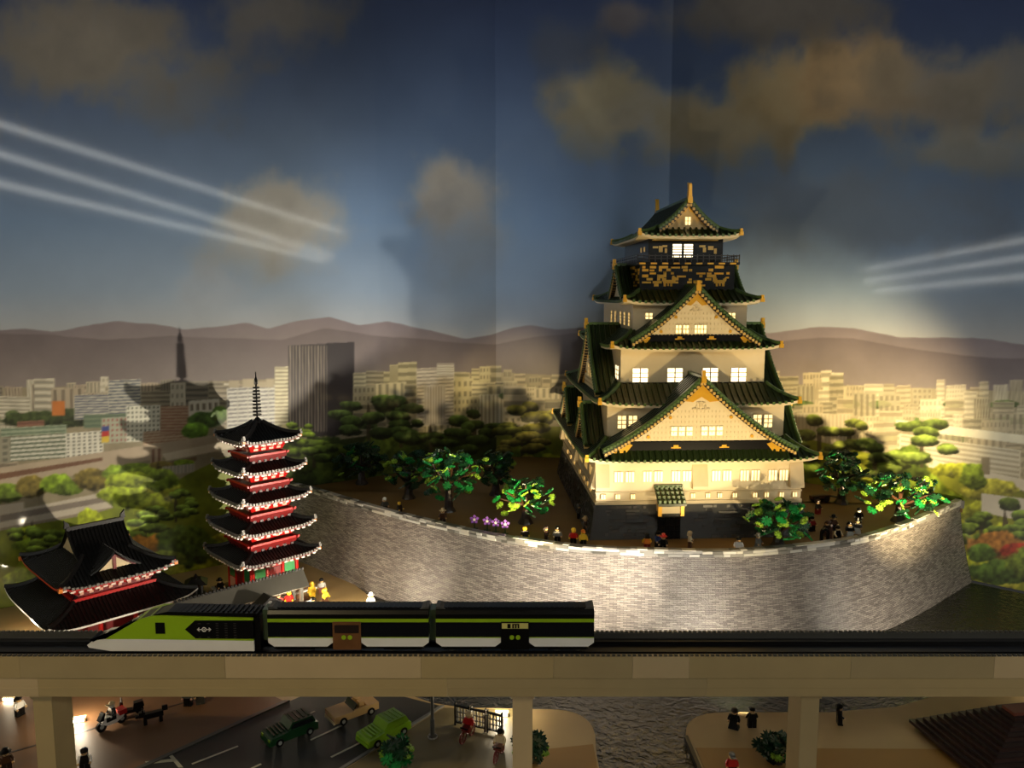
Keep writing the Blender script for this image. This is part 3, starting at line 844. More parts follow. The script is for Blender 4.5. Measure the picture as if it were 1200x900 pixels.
# emblem: ring between two outward arrows
em = MB(); ex, ez = NX(239.5), NZ(737.5)
for i in range(14):
    t0, t1 = 2 * math.pi * i / 14, 2 * math.pi * (i + 1) / 14
    em.extr([(ex + 0.38 * math.cos(t0), ez + 0.38 * math.sin(t0)), (ex + 0.38 * math.cos(t1), ez + 0.38 * math.sin(t1)), (ex + 0.24 * math.cos(t1), ez + 0.24 * math.sin(t1)), (ex + 0.24 * math.cos(t0), ez + 0.24 * math.sin(t0))], -0.1, -0.05, 'xz')
em.box(ex - 0.08, ex + 0.08, -0.1, -0.05, ez - 0.08, ez + 0.08)
for sg_ in (-1, 1):
    em.box(min(ex + sg_ * 0.42, ex + sg_ * 1.05), max(ex + sg_ * 0.42, ex + sg_ * 1.05), -0.1, -0.05, ez - 0.06, ez + 0.06)
    for k in (-1, 1):
        em.extr([(ex + sg_ * 1.12, ez), (ex + sg_ * 0.78, ez + k * 0.32), (ex + sg_ * 0.68, ez + k * 0.24), (ex + sg_ * 0.92, ez)], -0.1, -0.05, 'xz')
em.build('emblem', WHITE, pt)
MB().extr([(NX(128), NZ(764)), (NX(300), NZ(764)), (NX(294), NZ(766)), (NX(134), NZ(766))], 0.4, 4.4, 'xz').build('skirt', BLACK, pc)
MB().box(NX(297), NX(304), 0.3, 4.5, NZ(764), NR(712)).build('gangway', BLACK, pc)
wheels(pc, (5.5, L - 4.5))
for xx_ in (xpx(309.8), xpx(506.5)):
    cg = thing('coupling', 'grey coupling in the gap behind the lime power car' if xx_ < -30 else 'grey coupling between the two black coaches', 'coupling', (xx_, TY0 + 2.4, ZB))
    MB().box(-1.0, 1.0, -0.4, 0.4, 0.3, 0.9).build('drawbar', DGREY, cg)
    MB().box(-0.5, 0.5, -1.4, 1.0, 1.0, 5.9).build('bellows', mat('greenish_clear_plastic', (70, 84, 62), 0.2), cg)

# ================================================================== the castle
CROT = R(3.0)
CO = (46.9, 188.0, CY)
castle = thing('castle', 'five-tiered cream castle with green roofs and gold trim, windows lit', 'castle', CO, CROT)
def wall_box(name, hw, v0, v1, w0, w1, m):
    return MB().box(-hw, hw, v0, v1, w0, w1).build(name, m, castle)
def skirt(name, hwe, v0e, v1e, we, hwt, v0t, v1t, wt, up=1.0, pitch=1.55, roofm=None, ribm=None, parent=None, trim=None, orn=True, soffit=True, ribh=0.42, trimh=0.7, ornm=None, bend=0.35, hipm=None):
    parent = parent or castle
    roofm = roofm or GREEN; ribm = ribm or GREEN; trim = trim or TAN; hipm = hipm or GREEN2
    E_ = [(-hwe, v0e), (hwe, v0e), (hwe, v1e), (-hwe, v1e)]
    T_ = [(-hwt, v0t), (hwt, v0t), (hwt, v1t), (-hwt, v1t)]
    def surf(k, s_, t):
        a, b = E_[k], E_[(k + 1) % 4]; c, d = T_[k], T_[(k + 1) % 4]
        ex, ey = a[0] + (b[0] - a[0]) * s_, a[1] + (b[1] - a[1]) * s_
        tx, ty = c[0] + (d[0] - c[0]) * s_, c[1] + (d[1] - c[1]) * s_
        z = we + (wt - we) * (t * (1 - bend) + bend * t * t) + up * abs(2 * s_ - 1) ** 7 * (1 - t) ** 2
        return (ex + (tx - ex) * t, ey + (ty - ey) * t, z)
    mb = MB()
    for k in range(4):
        mb.grid(lambda s_, t: surf(k, s_, t), 24, 5)
    roof = mb.build(name, roofm, parent)
    rb = MB(); te = MB()
    for k in range(4):
        a, b = Vector(E_[k]), Vector(E_[(k + 1) % 4]); c, d = Vector(T_[k]), Vector(T_[(k + 1) % 4])
        Le = (b - a).length; dirv = (b - a) / Le
        lo = (c - a).dot(dirv); hi = (d - a).dot(dirv)
        n = int(Le / pitch)
        for i in range(n + 1):
            e = (Le - n * pitch) / 2 + i * pitch
            pts = []
            for j in range(7):
                t = j / 6
                l0, l1 = lo * t, Le + (hi - Le) * t
                if l0 - 1e-6 <= e <= l1 + 1e-6:
                    pts.append(surf(k, (e - l0) / max(l1 - l0, 1e-6), t))
            if len(pts) >= 2:
                rb.ribbon(pts, pitch * 0.55, ribh)
                p = pts[0]
                te.box(p[0] - 0.3, p[0] + 0.3, p[1] - 0.3, p[1] + 0.3, p[2] - 0.2, p[2] + ribh + 0.08)
    rb.build('tile_rolls', ribm, roof, kind='stuff')
    if ribm is GREEN:
        te.build('tile_ends', GREEN2, roof, kind='stuff')
    for k in range(4):
        pts = [surf(k, 0.0, j / 6) for j in range(7)]
        MB().ribbon([(p[0], p[1], p[2] + 0.12) for p in pts], 1.0, 0.6).build('hip_ridge', hipm, roof)
    # eave board and soffit under the tiles
    tb = MB()
    for k in range(4):
        tb.grid(lambda s_, t: (lambda p: (p[0], p[1], p[2] - trimh * t))(surf(k, s_, 0.0)), 24, 1)
        if soffit:
            def so(s_, t, k=k):
                p = surf(k, s_, 0.0); q = surf(k, s_, 1.0)
                return (p[0] + (q[0] - p[0]) * t * 0.9, p[1] + (q[1] - p[1]) * t * 0.9, (p[2] - trimh) * (1 - t) + (we - trimh) * t)
            tb.grid(so, 24, 2)
    tb.build('eave_board', trim, roof)
    if orn:
        for k in range(4):
            p = surf(k, 0.0, 0.0)
            MB().box(p[0] - 0.5, p[0] + 0.5, p[1] - 0.5, p[1] + 0.5, p[2] - 0.9, p[2] + 0.1).box(p[0] - 0.35, p[0] + 0.35, p[1] - 0.35, p[1] + 0.35, p[2] + 0.1, p[2] + 0.9).build('corner_ornament', ornm or GOLD, roof)
    return roof
def win_mesh(name, w, h, nx, ny, glow, framem):
    m = MB()
    m.mi(1).box(-w / 2, w / 2, -0.08, 0.1, 0, h)
    m.mi(0)
    f = 0.14
    m.box(-w / 2 - f, w / 2 + f, -0.2, 0.1, -f, 0).box(-w / 2 - f, w / 2 + f, -0.2, 0.1, h, h + f)
    m.box(-w / 2 - f, -w / 2, -0.2, 0.1, 0, h).box(w / 2, w / 2 + f, -0.2, 0.1, 0, h)
    for i in range(1, nx):
        x = -w / 2 + w * i / nx; m.box(x - 0.11, x + 0.11, -0.2, 0.0, 0, h)
    for j in range(1, ny):
        z = h * j / ny; m.box(-w / 2, w / 2, -0.2, 0.0, z - 0.11, z + 0.11)
    return m.mesh(name, [framem, glow])
W_S1 = win_mesh('window_barred', 2.1, 2.6, 3, 1, WINDOW, TAN)
W_SM = win_mesh('window_slit', 1.0, 1.1, 2, 1, WINDOW, TAN)
W_23 = win_mesh('window_two_by_three', 2.1, 3.2, 2, 3, WINDOW, TAN)
W_HOT = win_mesh('window_two_by_three_bright', 1.8, 3.5, 1, 3, WINDOWHOT, TAN)
W_GB = win_mesh('window_gable', 1.45, 2.2, 1, 2, WINDOW, TAN)
W_G2 = win_mesh('window_gable_small', 1.4, 2.0, 2, 2, WINDOW, TAN)
W_4 = win_mesh('window_upper', 1.8, 1.5, 2, 2, WINDOW, TAN)
W_4S = win_mesh('window_upper_side', 1.7, 3.4, 2, 4, WINDOW, TAN)
W_TOP = win_mesh('window_top_slatted', 2.4, 3.4, 1, 5, WINDOWHOT, BLACK)
FACE = {'f': 0.0, 'l': -math.pi / 2, 'r': math.pi / 2}
def win(parent, me, face, pos, w, off):
    # pos along the face, off = distance of that face from the castle axis (front: v of the wall plane)
    loc = {'f': (pos, off, w), 'l': (-off, pos, w), 'r': (off, pos, w)}[face]
    return put('window', me, parent, loc, FACE[face])

# --- stone foot
base = MB().frustum((-27.8, 27.8, -2.0, 71.5), 0.0, (-26.4, 26.4, -0.3, 69.8), 8.4).build('stone_base', DSTONE, castle)
cb = random.Random(4)
sm = MB()
for i in range(150):
    for face in (0, 1):
        L_ = 55 if face == 0 else 72
        x = cb.uniform(0.5, L_ - 3); z = int(cb.uniform(0, 10)) * 0.82 + 0.1; w = cb.choice((0.8, 1.6, 2.4))
        t = z / 8.4
        if face == 0:
            u = -27.6 + x
            v = -2.0 + 1.7 * t
            if abs(u) + w < 26 - 0 and not (-12.5 < u < -3.0):
                sm.box(u, u + w, v - 0.12, v + 0.4, z, z + 0.7)
        else:
            u = -27.8 + 1.4 * t
            sm.box(u - 0.12, u + 0.4, x - 1.5, x - 1.5 + w, z, z + 0.7)
sm.build('facing_stones', mat('dark_stone_plastic_worn', (84, 80, 74), 0.4, var=0.3, scale=90), base, kind='stuff')
# --- storey one
s1 = wall_box('storey_wall', 26.0, 0.0, 69.5, 8.4, 19.6, TAN)
for u0, u1 in ((-26.3, -22.8), (-2.0, 1.9), (22.8, 26.3)):
    MB().extr([(0.1, 19.2), (-1.3, 13.0), (-1.3, 12.4), (0.1, 12.4)], u0, u1, 'yz').build('flared_bay', TAN2, s1)
for v0, v1 in ((0, 3.6), (32, 36), (66, 69.5)):
    MB().extr([(-26.0, 19.2), (-27.3, 13.0), (-27.3, 12.4), (-26.0, 12.4)], v0, v1, 'xz').build('flared_bay', TAN2, s1)
MB().box(-26.25, 26.25, -0.25, 69.8, 8.4, 9.3).build('sill_course', TAN2, s1)
MB().box(-26.2, 26.2, -0.2, 69.7, 11.3, 11.7).build('string_course', TAN2, s1)
for u in (-20.8, -18.0, -13.6, -10.8, -6.4, -3.6):
    win(s1, W_S1, 'f', u + 0.4, 14.1, 0.0)
for u in (3.8, 6.6, 11.0, 13.8, 18.2, 21.0):
    win(s1, W_S1, 'f', u + 0.4, 14.1, 0.0)
for u in (-24.2, -20.6, -16.8, -1.6, 2.2, 5.2, 9.0, 14.2, 17.2, 21.0, 24.4):
    win(s1, W_SM, 'f', u, 9.9, -0.2)
for v in (6, 9, 15, 18, 24, 27, 40, 43, 49, 52, 58, 61):
    win(s1, W_S1, 'l', v, 14.1, 26.0)
for v in (8, 14, 20, 28, 40, 48, 56):
    win(s1, W_SM, 'l', v, 9.9, 26.2)
# door and its porch
dr = MB().box(-10.6, -5.2, -2.1, 0.5, 0, 6.9).build('door', BLACK, castle)
dg = MB()
for i in range(5):
    dg.box(-10.5 + i * 1.28, -10.3 + i * 1.28, -2.25, -2.1, 0, 6.9)
for j in range(5):
    dg.box(-10.6, -5.2, -2.25, -2.1, 0.6 + j * 1.4, 0.8 + j * 1.4)
dg.build('door_grid', BLACK, dr)
po = MB().box(-10.9, -4.9, -3.4, 0.0, 6.9, 8.6).build('porch', TAN, castle)
for u in (-11.2, -5.6):
    MB().box(u, u + 0.9, -3.8, -2.8, 6.3, 8.9).build('porch_bracket', GOLD, po)
MB().extr([(-4.6, 9.0), (0.0, 12.3), (0.0, 12.9), (-4.6, 9.6)], -11.4, -4.4, 'yz').build('porch_roof', GREEN, po)
pt = MB()
for i in range(6):
    for j in range(4):
        v = -4.5 + j * 1.15; w = 9.65 + (v + 4.6) * 0.717
        pt.box(-11.25 + i * 1.2, -10.6 + i * 1.2, v, v + 0.75, w, w + 0.75)
pt.build('porch_tiles', GREEN2, po, kind='stuff')
MB().box(-11.5, -4.3, -0.6, 0.2, 12.6, 13.3).build('porch_ridge', GREEN2, po)

# --- roof one and storey two
skirt('roof', 29.0, -3.4, 73.0, 19.9, 22.9, 4.2, 66, 24.6, 1.1)
s2 = wall_box('storey_wall', 22.7, 4.4, 66, 22.0, 33.2, TAN)
MB().box(-22.85, 22.85, 4.25, 66.2, 23.0, 24.6).build('dark_plinth', BLACK, s2)
for u in (-19.0, -16.2, 15.8, 18.6):
    win(s2, W_23, 'f', u, 26.9, 4.4)
for v in (24, 27, 32, 36, 60):
    win(s2, W_23, 'l', v, 26.4, 22.7)
skirt('roof', 25.2, 1.2, 69.0, 33.2, 19.0, 8.0, 61, 37.8, 1.1)
# --- storey three
s3 = wall_box('storey_wall', 18.7, 8.4, 60.5, 36.0, 46.9, TAN)
MB().box(-18.85, 18.85, 8.2, 60.7, 36.4, 38.1).build('dark_plinth', BLACK, s3)
for u in (-15.0, -12.9, -6.0, -3.9, 3.2, 5.3, 10.6, 12.7):
    win(s3, W_HOT, 'f', u + 0.3, 38.2, 8.4)
for v in (11.5, 14.0, 46, 52):
    win(s3, W_HOT, 'l', v, 38.6, 18.7)
skirt('roof', 21.6, 5.2, 63.5, 46.9, 15.4, 11.8, 57, 51.2, 1.1)
# --- storey four
s4 = wall_box('storey_wall', 15.0, 12.3, 56, 50.0, 58.2, TAN)
for u in (-10.8, 11.0):
    win(s4, W_4, 'f', u, 54.2, 12.3)
for v in (16.5, 22.5, 28.0, 36, 42):
    win(s4, W_4S, 'l', v, 52.3, 15.0)
skirt('roof', 17.8, 9.2, 59, 58.4, 12.8, 15.2, 53, 61.6, 1.1)
# --- storey five: black with gold reliefs
s5 = wall_box('storey_wall', 12.6, 15.8, 52, 60.5, 68.2, BLACK)
gd = MB(); gr = random.Random(9)
for face in ('f', 'l', 'r'):
    n = 8
    for row in range(7):
        z = 62.6 + row * 0.78
        x = -12.0 if face == 'f' else 16.5
        end = 12.0 if face == 'f' else 50
        while x < end:
            w = gr.choice((0.8, 1.2, 1.6, 2.4))
            if gr.random() < (0.5 if row not in (5,) else 0.7) and x + w < end:
                h = gr.choice((0.5, 0.62, 0.75))
                d = gr.uniform(0.12, 0.3)
                if face == 'f':
                    gd.box(x, x + w, 15.8 - d, 15.9, z, z + h)
                elif face == 'l':
                    gd.box(-12.6 - d, -12.5, x, x + w, z, z + h)
                else:
                    gd.box(12.5, 12.6 + d, x, x + w, z, z + h)
            x += w + gr.choice((0.4, 0.8, 1.2))
gd.build('gold_relief', GOLD, s5, kind='stuff')
def beast(mb, u, z, fl):
    for (a, b, c, d) in [(-1.6, 1.0, 0.8, 1.7), (-2.2, -1.3, 1.2, 2.5), (-1.9, -1.4, 2.4, 2.8), (-1.4, -0.9, 0, 0.9), (0.3, 0.9, 0, 0.9), (-0.5, -0.1, 0.1, 0.8), (0.9, 1.3, 1.3, 2.3), (1.2, 2.0, 2.1, 2.5)]:
        x0, x1 = sorted((u + fl * a, u + fl * b))
        mb.box(x0, x1, 15.45, 15.8, z + c, z + d)
for bu, bf in ((-5.4, -1), (9.0, 1)):
    bt = MB(); beast(bt, bu, 62.6, bf); bt.build('gold_beast', GOLD, s5)
# balcony
bal = MB().box(-13.6, 13.6, 14.8, 53, 68.2, 68.9).build('balcony', BLACK, castle)
gl = MB()
for i in range(9):
    gl.box(-13.0 + i * 3.0, -11.4 + i * 3.0, 14.68, 14.9, 68.3, 68.75)
gl.build('gold_edging', GOLD, bal, kind='stuff')
rl = MB()
for z in (69.7, 70.5):
    rl.box(-13.6, 13.6, 14.9, 15.1, z, z + 0.2).box(-13.6, -13.4, 15, 53, z, z + 0.2).box(13.4, 13.6, 15, 53, z, z + 0.2)
for i in range(18):
    u = -13.5 + i * 27 / 17
    rl.box(u - 0.1, u + 0.1, 14.9, 15.1, 68.9, 70.9)
for i in range(20):
    for u in (-13.5, 13.5):
        rl.box(u - 0.1, u + 0.1, 15 + i * 2, 15.2 + i * 2, 68.9, 70.9)
rl.build('railing', mat('dark_railing_plastic', (46, 40, 34), 0.3), bal)
# --- top storey
s6 = wall_box('storey_wall', 10.0, 18.0, 49, 68.9, 76.6, BLACK)
for u in (-2.6, 0.4):
    win(s6, W_TOP, 'f', u + 0.3, 70.3, 18.0)
g6 = MB()
for u, z, w, h in [(-8.8, 72.6, 1.4, 0.5), (-7.2, 71.6, 1.0, 1.6), (-6.2, 72.9, 1.2, 0.5), (-5.6, 71.4, 0.6, 1.2), (3.6, 72.9, 1.6, 0.5), (4.6, 71.6, 0.8, 1.2), (6.0, 72.2, 1.4, 1.0), (7.6, 71.2, 0.7, 1.4), (-9.0, 74.6, 17.6, 0.25), (-9.6, 75.5, 19, 0.2)]:
    g6.box(u, u + w, 17.8, 18.1, z, z + h)
g6.build('gold_relief', mat('pale_gold_plastic', (206, 172, 92), 0.35, 0.2), s6, kind='stuff')
for v in (22, 26):
    win(s6, W_SM, 'l', v, 72.0, 10.0)
top = skirt('roof', 13.3, 13.8, 53.0, 75.6, 7.6, 17.5, 49, 78.2, 1.0)

# --- gables
def gable(hw, h, depth, loc, face, inset=1.3, wins=(), lace=True, orn=2.2, wide_plinth=0.0, facem=None, rib=1.5, back=False, step=1.0, band=(-2.0, 0.2), lin_=0.62, pent=0.0):
    facem = facem or TAN
    def prof(q, k=1.0):
        return hw * (1 - q) * k, h * (lin_ * q + (1 - lin_) * q * q)
    Q = [i / 12 for i in range(13)]
    zc = max(band[1] - 0.1, 0.0) if pent else -9
    qs = [q for q in Q if prof(q)[1] - 0.5 >= zc]
    pts = [(-prof(q, 0.97)[0], prof(q)[1] - 0.5) for q in qs] + [(prof(q, 0.97)[0], prof(q)[1] - 0.5) for q in reversed(qs[:-1])]
    g = MB().extr(pts, inset, inset + 0.6, 'xz')
    g = g.build('gable', facem, castle, loc, FACE[face])
    if back:
        MB().extr(pts, depth - inset - 0.6, depth - inset, 'xz').build('back_gable', facem, g)
    rf = MB()
    for sd in (-1, 1):
        rf.grid(lambda u, v: (sd * prof(u)[0], v * depth, prof(u)[1] + 0.5), 12, 1)
        rf.grid(lambda u, v: (sd * prof(u)[0], v * depth, prof(u)[1] - 0.15), 12, 1)
        rf.grid(lambda u, v: (sd * prof(u)[0], 0.0, prof(u)[1] - 0.15 + 0.65 * v), 12, 1)
    rf.build('gable_roof', GREEN, g)
    rb = MB()
    n = int((depth - 1.5) / rib)
    for i in range(n + 1):
        y = 1.6 + i * rib
        for sd in (-1, 1):
            rb.ribbon([(sd * prof(q)[0], y, prof(q)[1] + 0.55) for q in Q], rib * 0.55, 0.4)
    rb.build('tile_rolls', GREEN, g, kind='stuff')
    # green verge roll with nubs, and the stepped cream verge under it
    vr = MB(); nb = MB(); sp = MB()
    for sd in (-1, 1):
        vr.ribbon([(sd * prof(q)[0], 0.35, prof(q)[1] + 0.6) for q in Q], 1.0, 0.55)
        ln = math.hypot(hw, h); m_ = int(ln / step)
        for i in range(m_):
            x, z = prof((i + 0.5) / m_)
            nb.box(sd * x - 0.28, sd * x + 0.28, -0.3, 0.2, z + 0.2, z + 0.8)
            sp.box(sd * x * 0.985 - 0.30, sd * x * 0.985 + 0.30, -0.05, inset + 0.2, z - 0.85, z - 0.2)
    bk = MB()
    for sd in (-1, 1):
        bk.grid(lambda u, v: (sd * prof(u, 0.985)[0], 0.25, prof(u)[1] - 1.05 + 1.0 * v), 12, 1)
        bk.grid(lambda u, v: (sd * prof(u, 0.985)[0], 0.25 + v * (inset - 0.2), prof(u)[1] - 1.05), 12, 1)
    bk.build('verge_backing_board', DBROWN, g)  # dark brown backing behind the stepped verge pieces
    vr.build('verge_roll', GREEN2, g)
    nb.build('verge_nubs', GREEN2, g, kind='stuff')
    sp.build('verge_steps', mat('gold_tan_plastic', (206, 168, 92), 0.38, var=0.15), g, kind='stuff')
    MB().box(-0.5, 0.5, -0.2, depth, h + 0.3, h + 1.1).build('ridge_beam', GREEN2, g)
    if orn:
        MB().box(-0.6, 0.6, -0.7, 0.5, h - 0.6, h + 1.0).box(-0.4, 0.4, -0.6, 0.3, h + 1.0, h + orn).build('ridge_ornament', GOLD, g)
    # gold apex board and bottom corner plates
    ap = MB()
    q0 = 0.80
    x, z = prof(q0, 0.95)
    ap.extr([(-x, z - 0.6), (0, h - 0.6), (x, z - 0.6), (x * 0.45, z - 0.9), (0, z + 0.4), (-x * 0.45, z - 0.9)], inset - 0.25, inset + 0.1, 'xz')
    for sd in (-1, 1):
        a, b = prof(0.0, 0.96), prof(0.22, 0.96)
        MB().extr([(sd * a[0], a[1] - 0.4), (sd * b[0], b[1] - 0.5), (sd * b[0] * 0.92, b[1] - 1.0), (sd * a[0] * 0.80, a[1] - 0.4)][::sd], inset - 0.2, inset + 0.1, 'xz').build('gold_foot_plate', GOLD, g)
    ap.build('gold_board', GOLD, g)
    if lace:
        lc = MB()
        for row in range(int(h * 0.62 / 1.3)):
            z = 0.6 + row * 1.3
            qz = min(0.95, z / h * 1.25)
            half = prof(qz, 0.86)[0]
            k = int(half / 0.95)
            for i in range(-k, k + 1):
                lc.box(i * 0.95 - 0.08, i * 0.95 + 0.08, inset - 0.10, inset + 0.05, z, z + 0.5)
        z0 = h * 0.58
        for sd in (-1, 1):
            for (a, b, c, d) in [(0.2, 1.0, 0.0, 0.35), (0.8, 1.2, 0.3, 1.1), (0.1, 0.4, 0.8, 1.9), (1.1, 2.0, 0.1, 0.45), (0.5, 1.0, 1.5, 1.8)]:
                x0, x1 = sorted((sd * a * hw / 22, sd * b * hw / 22))
                lc.box(x0, x1, inset - 0.2, inset + 0.05, z0 + c * h / 16, z0 + d * h / 16)
        lc.build('lattice_relief', TAN2, g, kind='stuff')
        for sd in (-1, 1):
            for q in (0.35, 0.62):
                x, z = prof(q, 0.82)
                MB().tube((sd * x, inset - 0.25, z - 1.0), (sd * x, inset + 0.05, z - 1.0), 0.42, n=8).build('gold_rosette', GOLD, g)
    for me, x, z in wins:
        put('window', me, g, (x, inset, z))
    if pent:
        # strip of tiled roof below the dark band
        wp = hw * 0.90
        pr_ = MB().extr([(-0.3, -pent), (inset + 0.3, band[0]), (inset + 0.3, -pent)], -wp, wp, 'yz').build('pent_roof', GREEN, g)
        pb_ = MB(); n_ = int(2 * wp / 1.55)
        for i in range(n_ + 1):
            x = -wp + i * 2 * wp / n_
            pb_.ribbon([(x, -0.35, -pent), (x, inset + 0.25, band[0])], 0.85, 0.4)
        pb_.build('tile_rolls', GREEN, pr_, kind='stuff')
    if wide_plinth:
        pb = MB().box(-wide_plinth, wide_plinth, inset - 0.15, inset + 0.5, band[0], band[1]).build('black_band', BLACK, g)
        for u in (-0.3, 0.3):
            gp = MB()
            gp.box(u * wide_plinth - 1.2, u * wide_plinth + 1.2, inset - 0.28, inset, band[0] + 0.5, band[0] + 0.8).box(u * wide_plinth - 0.6, u * wide_plinth + 0.6, inset - 0.28, inset, band[0] + 0.8, band[0] + 1.3)
            gp.build('gold_plate', GOLD, pb)
    return g
gable(24.2, 17.8, 12.5, (-0.8, -3.4, 22.1), 'f', band=(0.4, 2.5), lin_=0.64, pent=1.7, wins=[(W_GB, x, 4.0) for x in (-6.5, -4.6, -2.7, 1.0, 2.9, 4.8)], wide_plinth=20.0, orn=2.4)
gable(16.6, 13.6, 13.5, (-0.3, 4.6, 48.4), 'f', band=(0.3, 1.9), lin_=0.7, pent=1.1, wins=[(W_G2, x, 2.4) for x in (-4.4, -2.5)] + [(W_G2, x, 2.4) for x in (0.4, 2.0)], wide_plinth=13.5, orn=2.0)
gable(7.9, 7.4, 36.0, (0.0, 15.4, 77.2), 'f', wins=[(W_G2, 0.0, 1.4)], orn=4.2, lace=False, wide_plinth=4.0, back=True, facem=mat('gold_tan_plastic', (206, 168, 92), 0.38, var=0.15))
for fc, sg_ in (('l', -1), ('r', 1)):
    gable(16.5, 17.0, 9.0, (sg_ * 24.8, 27.0, 34.8), fc, wins=[(W_23, -3, 3.0), (W_23, 1, 3.0)], lace=True)
    gable(8.6, 9.6, 8.0, (sg_ * 28.2, 14.5, 22.0), fc, lace=False)
    gable(8.6, 9.6, 8.0, (sg_ * 28.2, 49.0, 22.0), fc, lace=False)
    gable(9.5, 8.6, 6.5, (sg_ * 17.0, 28.0, 59.4), fc, lace=False)
# ridge fish at both ends of the top ridge
for v, hgt in ((15.6, 1.0), (50.8, 1.0)):
    fm = MB()
    fm.extr([(-0.9, 85.2), (0.9, 85.2), (0.8, 86.4), (0.35, 87.4), (0.5, 88.6), (0.9, 89.4), (0.1, 89.2), (-0.3, 88.0), (-0.6, 86.6)], -0.5, 0.5, 'yz')
    fm.v = [(a, b + v, c) for a, b, c in fm.v]
    fm.build('ridge_fish', GOLD, castle)

# ================================================================== five-storey pagoda
PR = R(45.5)
pg = thing('pagoda', 'red five-storey pagoda with black curved roofs and tall ringed spire', 'pagoda', (-68.8, 205.0, 0), PR)
PEAVE = mat('white_tile_plastic', (240, 226, 214), 0.3, var=0.05)  # plain white rafter tiles without any glow
def pagoda_roof(parent, half, z, top_half, rise, up, first=False):
    r = skirt('roof', half, -half, half, z, top_half, -top_half, top_half, z + rise, up, pitch=0.85, roofm=BLACK2, ribm=BLACK2, parent=parent, trim=DRED, orn=False, soffit=True, ribh=0.28, trimh=0.45, bend=0.45, hipm=BLACK2)
    # grey tile ends along each eave, red board and white rafter ends below
    n = int(2 * half / 0.85)
    ge = MB(); we_ = MB()
    for k in range(4):
        ca, sa = math.cos(k * math.pi / 2), math.sin(k * math.pi / 2)
        for i in range(n + 1):
            x = -half + i * 2 * half / n
            zz = z + up * abs(x / half) ** 7
            for mb, w, d0, d1, z0, z1 in ((ge, 0.28, 0.05, 0.55, -0.1, 0.55), (we_, 0.26, -0.5, 0.12, -0.85, -0.45)):
                if mb is we_ and i % 2:
                    continue
                y0, y1 = -half - d1, -half - d0
                vs = []
                ww = w * (1.7 if mb is we_ else 1)
                for (a, b) in ((x - ww, y0), (x + ww, y0), (x + ww, y1), (x - ww, y1)):
                    vs.append((a * ca - b * sa, a * sa + b * ca))
                mb.add([(p[0], p[1], zz + z0) for p in vs] + [(p[0], p[1], zz + z1) for p in vs], [(0, 3, 2, 1), (4, 5, 6, 7), (0, 1, 5, 4), (1, 2, 6, 5), (2, 3, 7, 6), (3, 0, 4, 7)])
    ge.build('tile_ends', MGREY, r, kind='stuff')
    we_.build('rafter_ends', PEAVE, r, kind='stuff')
    for k in range(4):
        a = k * math.pi / 2 + math.pi / 4
        x, y = math.cos(a) * half * 1.414, math.sin(a) * half * 1.414
        MB().box(x - 0.35, x + 0.35, y - 0.35, y + 0.35, z + up - 0.9, z + up - 0.3).build('corner_lantern', ORANGE, r)
        MB().box(x - 0.3, x + 0.3, y - 0.3, y + 0.3, z + up - 0.1, z + up + 1.1).build('corner_tile', MGREY, r)
    return r
MB().box(-9.6, 9.6, -9.6, 9.6, 0, 0.9).build('platform', mat('platform_brown', (96, 66, 44), 0.45), pg)
MB().box(-10.4, 10.4, -10.4, 10.4, 0, 0.45).build('platform_edge', WHITE, pg)
body = MB().box(-6.6, 6.6, -6.6, 6.6, 0.9, 10.2).build('ground_storey', RED, pg)
for k in range(4):
    a = k * math.pi / 2
    ca, sa = math.cos(a), math.sin(a)
    for x in (-6.4, -2.2, 2.2, 6.4):
        cx, cy = x * ca + 6.7 * sa, x * sa - 6.7 * ca
        MB().tube((cx, cy, 0.9), (cx, cy, 10.2), 0.42).build('column', RED, body)
    for x in (-4.3, 4.3):
        o = MB().box(x - 1.5, x + 1.5, -6.85, -6.5, 4.4, 8.4).build('green_shutter', mat('pagoda_green', (40, 130, 66), 0.35), body, rz=a)
        MB().box(x - 1.6, x + 1.6, -6.8, -6.5, 1.2, 3.9).build('plaster_panel', PINK, body, rz=a)
    MB().box(-1.6, 1.6, -6.85, -6.5, 1.2, 8.0).build('door', DRED, body, rz=a)
ez = [10.9, 18.8, 26.7, 34.6, 42.5]
hf = [11.1, 10.35, 9.6, 8.85, 8.1]
